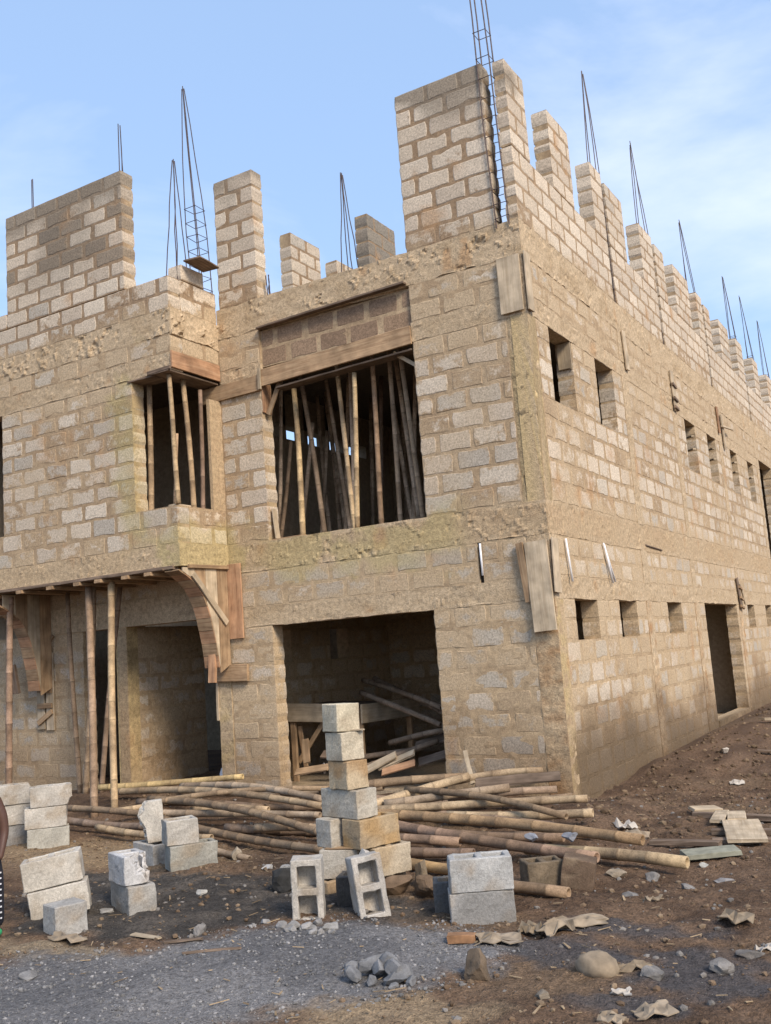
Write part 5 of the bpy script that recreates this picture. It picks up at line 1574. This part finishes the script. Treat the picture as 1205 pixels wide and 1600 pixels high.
# round sack half buried
bm = bmesh.new()
bmesh.ops.create_uvsphere(bm, u_segments=20, v_segments=12, radius=1)
P = np.array([v.co[:] for v in bm.verts]); F = [[v.index for v in f.verts] for f in bm.faces]; bm.free()
P = P * np.array((0.12, 0.095, 0.085)) * (1 + 0.55 * (fbm(P, 1.8, 4, 5) - 0.5))[:, None]
P = P + np.array((2.05, -5.30, gz(2.05, -5.3) + 0.035))
tag(mesh_obj('cement_bag', P, F, M_SACK, None, None, smooth=True, origin=(2.05, -5.3, gz(2.05, -5.3))), 'rounded tan bag lump half sunk in the right foreground soil', 'bag')
CL = [((2.22, -5.22), .26, .10, .06, M_SACK, 0.4, 'torn tan bag flap beside the rounded bag lump', 'bag'),
      ((1.27, -4.93), .36, .22, .055, M_PAPER, 0.35, 'crumpled pale paper sack in front of the two stacked grey blocks', 'bag'),
      ((1.52, -4.62), .30, .22, .11, M_PAPER, 1.2, 'torn brown paper sack folded upwards right of the two stacked grey blocks', 'bag'),
      ((1.60, -4.35), .46, .16, .05, M_PAPER, 0.6, 'long strip of torn sack paper on the soil', 'bag'),
      ((1.36, -4.62), .18, .12, .09, M_SACK, 0.2, 'yellowish wrapper scrap beside the foot of the grey pair', 'paper'),
      ((2.27, -5.57), .13, .08, .03, M_WHITE, 0.2, 'small white paper scrap in the right foreground', 'paper'),
      ((2.50, -5.80), .24, .16, .05, M_PAPER, 0.7, 'crumpled paper at the lower right picture edge', 'paper'),
      ((2.34, -5.95), .16, .12, .04, M_PAPER, 0.1, 'brown paper scrap left of the crumpled one at the lower edge', 'paper'),
      ((2.82, -4.55), .14, .12, .05, M_WHITE, 0.5, 'pale paper piece at the right picture edge', 'paper'),
      ((1.00, -1.35), .24, .20, .11, M_WHITE, 0.9, 'crumpled white wrapper by the building corner', 'paper'),
      ((1.20, -1.70), .30, .20, .10, M_PAPER, 0.3, 'torn paper bag beside the white wrapper', 'paper'),
      ((1.42, 1.7), .20, .12, .05, M_WHITE, 0.3, 'white paper scrap on the spoil bank', 'paper'),
      ((1.9, -3.7), .16, .10, .05, M_PAPER, 0.9, 'bit of torn sack among the grey soil', 'paper'),
      ((2.55, -4.05), .26, .18, .10, M_SACK, 0.2, 'brown clod of sacking on the right soil', 'bag'),
      ((2.05, 6.4), .34, .26, .10, M_WHITE, 0.2, 'white litter far along the side wall', 'paper'),
      ((-1.72, -5.72), .34, .12, .06, M_PAPER, 0.25, 'crumpled pale scrap in front of the half block', 'paper'),
      ((-3.55, 0.45), .34, .22, .22, M_WHITE, 0.4, 'pale crumpled bag on the rubbish in the wide opening', 'bag')]
for i, ((x, y), sx, sy, h, m, yw, lb, ct) in enumerate(CL):
    o = cloth({'bag': 'torn_bag', 'paper': 'paper_scrap'}[ct], (x, y), sx, sy, h, m, 700 + i, yw)
    if 'rubbish' in lb:
        o.location.z += 0.32
    tag(o, lb, ct)

# sheets and boards on the side soil
def gboard(x0, y0, x1, y1, wd, th, mat, seed, lb, cat='board', dz=0.03):
    p, q = (x0, y0, gz(x0, y0) + dz), (x1, y1, gz(x1, y1) + dz)
    d = Vector((x1 - x0, y1 - y0, 0)); 
    return tag(board('board', p, q, wd, th, (0, 0, 1), mat, None, seed, rag=0.008), lb, cat)
gboard(1.40, -0.42, 1.64, -0.28, 0.24, 0.03, M_WOODP, 150, 'short pale board on the side soil, leftmost of three', dz=0.05)
gboard(1.80, -1.10, 1.70, -0.40, 0.13, 0.03, M_WOODP, 151, 'narrow pale board on the side soil, middle of three', dz=0.05)
gboard(2.22, -1.88, 2.00, -1.05, 0.33, 0.03, M_WOODP, 152, 'wide pale board on the side soil, nearest of three', dz=0.05)
gboard(1.98, -1.08, 1.84, -0.45, 0.17, 0.03, M_WOODP, 153, 'notched tail board joining the wide pale board', dz=0.06)
gboard(1.45, -0.55, 2.6, -0.75, 0.09, 0.05, M_WOODG, 154, 'dark lath under the three pale boards', dz=0.02)
gboard(1.8, -1.35, 2.8, -1.25, 0.10, 0.05, M_WOODG, 155, 'dark lath beneath the wide pale board', dz=0.02)
gboard(1.9, -1.75, 2.9, -1.55, 0.10, 0.05, M_WOODG, 156, 'dark lath at the near end of the wide pale board', dz=0.02)
gboard(0.9, 6.6, 1.4, 7.4, 0.12, 0.04, M_WOODP, 157, 'pale offcut below the side doorway', dz=0.08)
gboard(1.3, 3.8, 2.3, 4.0, 0.10, 0.03, M_WOODG, 158, 'grey lath lying along the spoil bank')
gboard(1.4, -1.9, 2.0, -1.95, 0.10, 0.04, M_WOODG, 159, 'dark slat at the end of the split bamboo')
M_GREEN = plain_mat('green_grey_slab', (0.23, 0.225, 0.17), rough=0.9, var=0.25, scale=14, bump=0.4)
gboard(1.80, -2.38, 2.20, -2.18, 0.24, 0.04, M_GREEN, 160, 'greenish slab of concrete on the side soil', 'slab', dz=0.025)
gboard(-0.6, -5.75, -0.2, -5.65, 0.025, 0.015, M_WOODG, 161, 'thin twig on the gravel edge', 'twig', dz=0.012)
gboard(-1.35, -5.45, -1.05, -5.5, 0.05, 0.012, M_WOODP, 162, 'pale wood chip on the dark mortar edge', 'chip', dz=0.015)
gboard(-0.95, -5.55, -0.7, -5.45, 0.04, 0.012, M_WOODG, 163, 'dark wood chip on the dark mortar edge', 'chip', dz=0.015)
M_BRICK = plain_mat('orange_brick', (0.24, 0.125, 0.06), rough=0.9, var=0.3, scale=20, bump=0.5)
gboard(0.98, -5.03, 1.14, -4.97, 0.08, 0.05, M_BRICK, 164, 'orange brick fragment beside the pale paper sack', 'fragment', dz=0.025)

# white plastic jerrican seen through the porch doorway
M_JERRY = plain_mat('white_jerrican', (0.70, 0.69, 0.70), rough=0.5, var=0.1)
bm = bmesh.new()
prof = [(0.0, 0.0), (0.13, 0.0), (0.145, 0.03), (0.145, 0.17), (0.12, 0.24), (0.06, 0.28), (0.045, 0.33), (0.0, 0.335)]
V, F = [], []
for (r_, z_) in prof:
    for k in range(16):
        t_ = k * math.pi / 8
        V.append((-5.25 + r_ * math.cos(t_), 0.35 + r_ * math.sin(t_), 0.02 + z_))
for i in range(len(prof) - 1):
    for k in range(16):
        F.append((i * 16 + k, i * 16 + (k + 1) % 16, (i + 1) * 16 + (k + 1) % 16, (i + 1) * 16 + k))
bm.free()
tag(mesh_obj('water_container', V, F, M_JERRY, None, None, smooth=True, origin=(-5.25, 0.35, 0.02)), 'white rounded plastic container in the narrow porch doorway', 'container')

# ------------------------------------------------------------------ loose gravel, chips and straw (uncountable)
R = np.random.RandomState(9)
_bm = bmesh.new()
bmesh.ops.create_icosphere(_bm, subdivisions=1, radius=1.0)
OCT_V = np.array([v.co[:] for v in _bm.verts]); OCT_F = [tuple(v.index for v in f.verts) for f in _bm.faces]
_bm.free()


def scatter(n, region, smin, smax, tones, power=3.0, flat=0.7, cond=None):
    a = Acc()
    x0, x1, y0, y1 = region
    X = x0 + R.rand(n) * (x1 - x0); Y = y0 + R.rand(n) * (y1 - y0)
    if cond is not None:
        k = cond(X, Y); X, Y = X[k], Y[k]
    H = ground_h(X, Y)
    for i in range(len(X)):
        s = smin + (smax - smin) * R.rand() ** power
        V = OCT_V * (0.72 + 0.5 * R.rand(len(OCT_V), 1)) * np.array((s, s * (0.6 + 0.4 * R.rand()), s * flat))
        t = R.rand() * 6.28
        ca, sa = math.cos(t), math.sin(t)
        V = V @ np.array([[ca, sa, 0], [-sa, ca, 0], [0, 0, 1]]) + np.array((X[i], Y[i], H[i] + s * 0.12))
        a.add(V, OCT_F, np.array(tones[R.randint(len(tones))]) * (0.8 + 0.4 * R.rand()))
    return a


def in_poly(poly, m=0.1):
    return lambda X, Y: poly_sd(np.stack([X, Y], -1), poly) < m


g = scatter(6500, (-2.6, 1.5, -7.4, -4.5), 0.004, 0.016, [(0.18, 0.175, 0.17), (0.25, 0.24, 0.235), (0.14, 0.135, 0.13)], cond=in_poly(GREY_POLY, 0.15))
o = g.build('gravel', M_STONE); o['kind'] = 'stuff'; o['label'] = 'grey gravel and grit spread over the foreground'; o['category'] = 'gravel'
g = scatter(9000, (-6.0, 3.4, -6.9, 1.5), 0.005, 0.030, [(0.16, 0.11, 0.07), (0.12, 0.08, 0.05), (0.20, 0.145, 0.095), (0.17, 0.155, 0.14)], power=5.0, cond=lambda X, Y: ((Y < -0.4) | (X > 0.3)) & (poly_sd(np.stack([X, Y], -1), GREY_POLY) > -0.1))
o = g.build('soil_clods', M_STONE); o['kind'] = 'stuff'; o['label'] = 'small brown clods and rubble bits strewn on the soil'; o['category'] = 'rubble'
g = scatter(3500, (0.2, 3.4, -1.5, 14.0), 0.008, 0.05, [(0.13, 0.088, 0.055), (0.10, 0.067, 0.042), (0.17, 0.12, 0.075)], power=3.5)
o = g.build('soil_clods', M_STONE); o['kind'] = 'stuff'; o['label'] = 'brown clods on the spoil bank along the side wall'; o['category'] = 'rubble'
a = Acc()
for i in range(520):
    if i < 240:
        x, y = -4.0 + R.randn() * 1.2, -3.3 + R.randn() * 0.35
    elif i < 360:
        x, y = 0.4 + R.rand() * 2.4, -5.0 + R.rand() * 7.0
    else:
        x, y = -2.5 + R.rand() * 5.5, -6.4 + R.rand() * 3.0
    if y > -0.2 and x < 0.2:
        continue
    l, wd = 0.012 + 0.05 * R.rand() ** 3, 0.002 + 0.007 * R.rand() ** 2
    t = R.rand() * 6.28
    ca, sa = math.cos(t), math.sin(t)
    z = gz(x, y) + 0.008
    tl = (R.rand() - 0.3) * 0.02
    V = np.array([(-l, -wd, 0), (l, -wd * 0.6, tl), (l, wd * 0.6, tl), (-l, wd, 0), (-l, -wd, .004), (l, -wd * 0.6, tl + .004), (l, wd * 0.6, tl + .004), (-l, wd, .004)])
    V = V @ np.array([[ca, sa, 0], [-sa, ca, 0], [0, 0, 1]]) + np.array((x, y, z))
    a.add(V, [(0, 3, 2, 1), (4, 5, 6, 7), (0, 1, 5, 4), (1, 2, 6, 5), (2, 3, 7, 6), (3, 0, 4, 7)], np.array((0.36, 0.265, 0.165)) * (0.45 + 0.7 * R.rand()))
o = a.build('wood_chips', M_STONE); o['kind'] = 'stuff'; o['label'] = 'pale wood splinters and straw scattered on the ground'; o['category'] = 'wood chips'

# ------------------------------------------------------------------ person cut off by the left picture edge
def skin_mesh(name, joints, edges, mat, parent, loc, sub=2):
    me = D.meshes.new(name)
    me.from_pydata([j[:3] for j in joints], edges, [])
    me.materials.append(mat)
    o = D.objects.new(name, me)
    COL.objects.link(o)
    m = o.modifiers.new('Skin', 'SKIN')
    m.use_smooth_shade = True
    for i, sv_ in enumerate(me.skin_vertices[0].data):
        r = joints[i][3]
        sv_.radius = (r, joints[i][4] if len(joints[i]) > 4 else r)
        sv_.use_root = i == 0
    s_ = o.modifiers.new('Subdivision', 'SUBSURF'); s_.levels = sub; s_.render_levels = sub
    o.location = loc
    if parent is not None:
        o.parent = parent
        o.location = Vector(loc) - world_loc(parent)
    return o


M_SKIN = plain_mat('dark_skin', (0.085, 0.040, 0.026), rough=0.5, var=0.1, bump=0.05)
M_NAVY = plain_mat('navy_cloth', (0.006, 0.006, 0.012), rough=0.85, var=0.2)
M_VEST = plain_mat('grey_vest', (0.20, 0.19, 0.20), rough=0.9, var=0.15)
M_SHOE = plain_mat('green_shoe', (0.02, 0.34, 0.13), rough=0.5, var=0.1)
M_HAIR = plain_mat('black_hair', (0.012, 0.010, 0.009), rough=0.9, var=0.3, scale=120)
PX, PY = -2.422, -5.882
pz = gz(PX, PY)
PE = empty('person', (PX, PY, pz))
tag(PE, 'person at the left edge in navy trousers with white dots and green shoe', 'person')
# local axes: r = camera right, f = away from the camera
rr_, ff_ = np.array((0.865, 0.5)), np.array((-0.5, 0.865))
def J(r, f, z, a, b=None):
    v_ = rr_ * r + ff_ * f
    return (v_[0], v_[1], z, a, b if b is not None else a)
body = [J(0, 0, 0.66, .095, .075), J(0, 0, 0.78, .085, .065), J(0, 0, 0.90, .10, .07), J(0, 0.01, 0.99, .07, .05), J(0, 0, 1.05, .035), J(0, -0.01, 1.11, .055, .06), J(0, 0, 1.20, .068, .08), J(0, 0.005, 1.27, .05, .055),
        J(.105, 0, .955, .058), J(.150, .01, .85, .044), J(.168, .01, .74, .034), J(.160, -.03, .62, .027), J(.150, -.05, .55, .022),
        J(-.105, 0, .955, .058), J(-.165, .0, .86, .034), J(-.17, .0, .74, .028), J(-.165, -.03, .60, .022),
        J(.06, 0, .60, .07), J(.075, 0, .34, .05), J(.08, .02, .08, .032), J(-.06, 0, .60, .07), J(-.075, 0, .34, .05), J(-.08, .02, .08, .032)]
bed = [(0, 1), (1, 2), (2, 3), (3, 4), (4, 5), (5, 6), (6, 7), (3, 8), (8, 9), (9, 10), (10, 11), (11, 12), (3, 13), (13, 14), (14, 15), (15, 16), (0, 17), (17, 18), (18, 19), (0, 20), (20, 21), (21, 22)]
skin_mesh('body', body, bed, M_SKIN, PE, (PX, PY, pz))
tro = [J(0, 0, .68, .115, .09), J(0, 0, .60, .115, .09), J(.085, 0, .48, .075), J(.095, 0, .30, .066), J(.10, .01, .06, .058), J(-.085, 0, .48, .075), J(-.095, 0, .30, .066), J(-.10, .01, .06, .058)]
skin_mesh('trousers', tro, [(0, 1), (1, 2), (2, 3), (3, 4), (1, 5), (5, 6), (6, 7)], M_NAVY, PE, (PX, PY, pz))
ves = [J(0, 0, .66, .11, .085), J(0, 0, .80, .105, .08), J(0, 0, .93, .11, .078), J(0, 0, 1.0, .07, .055)]
skin_mesh('vest', ves, [(0, 1), (1, 2), (2, 3)], M_VEST, PE, (PX, PY, pz))
skin_mesh('hair', [J(0, .03, 1.19, .072, .085), J(0, .03, 1.25, .06, .07)], [(0, 1)], M_HAIR, PE, (PX, PY, pz))
for s_ in (1, -1):
    skin_mesh('shoe', [J(s_ * .10, .05, .03, .034, .03), J(s_ * .105, -.04, .03, .036, .03), J(s_ * .115, -.12, .025, .032, .024)], [(0, 1), (1, 2)], M_SHOE, PE, (PX, PY, pz))
for hnd, sx_ in (((.148, -.055, .53), 1), ((-.165, -.04, .585), -1)):
    js = [J(hnd[0], hnd[1], hnd[2], .022, .014)]
    es = []
    for k in range(5):
        da = (k - 2) * 0.012
        l_ = (0.028, 0.034, 0.036, 0.033, 0.024)[k]
        b_ = len(js)
        js.append(J(hnd[0] - 0.02 * sx_ if k else hnd[0] - 0.01, hnd[1] - 0.01 + da, hnd[2] - 0.012, .0065))
        js.append(J(hnd[0] - (0.02 + l_) * sx_ * 0.6, hnd[1] - 0.015 + da * 1.2, hnd[2] - 0.02 - l_ * 0.6, .0055))
        es += [(0, b_), (b_, b_ + 1)]
    skin_mesh('hand', js, es, M_SKIN, PE, (PX, PY, pz), 1)
a = Acc()
for k in range(9):
    v_ = rr_ * 0.151 + ff_ * -0.035
    z_ = 0.14 + k * 0.04
    c_ = np.array((PX + v_[0], PY + v_[1], pz + z_))
    e_ = np.array((rr_[0], rr_[1], 0)) * 0.004; f_ = np.array((ff_[0], ff_[1], 0)) * 0.007; u_ = np.array((0, 0, 0.0045))
    V = [c_ + i_ * e_ + j_ * f_ + k_ * u_ for i_ in (-1, 1) for j_ in (-1, 1) for k_ in (-1, 1)]
    a.add(V, [(0, 1, 3, 2), (4, 6, 7, 5), (0, 4, 5, 1), (2, 3, 7, 6), (0, 2, 6, 4), (1, 5, 7, 3)], (0.7, 0.7, 0.7))
o = a.build('side_stripe', M_STONE, PE)
o['kind'] = 'stuff'
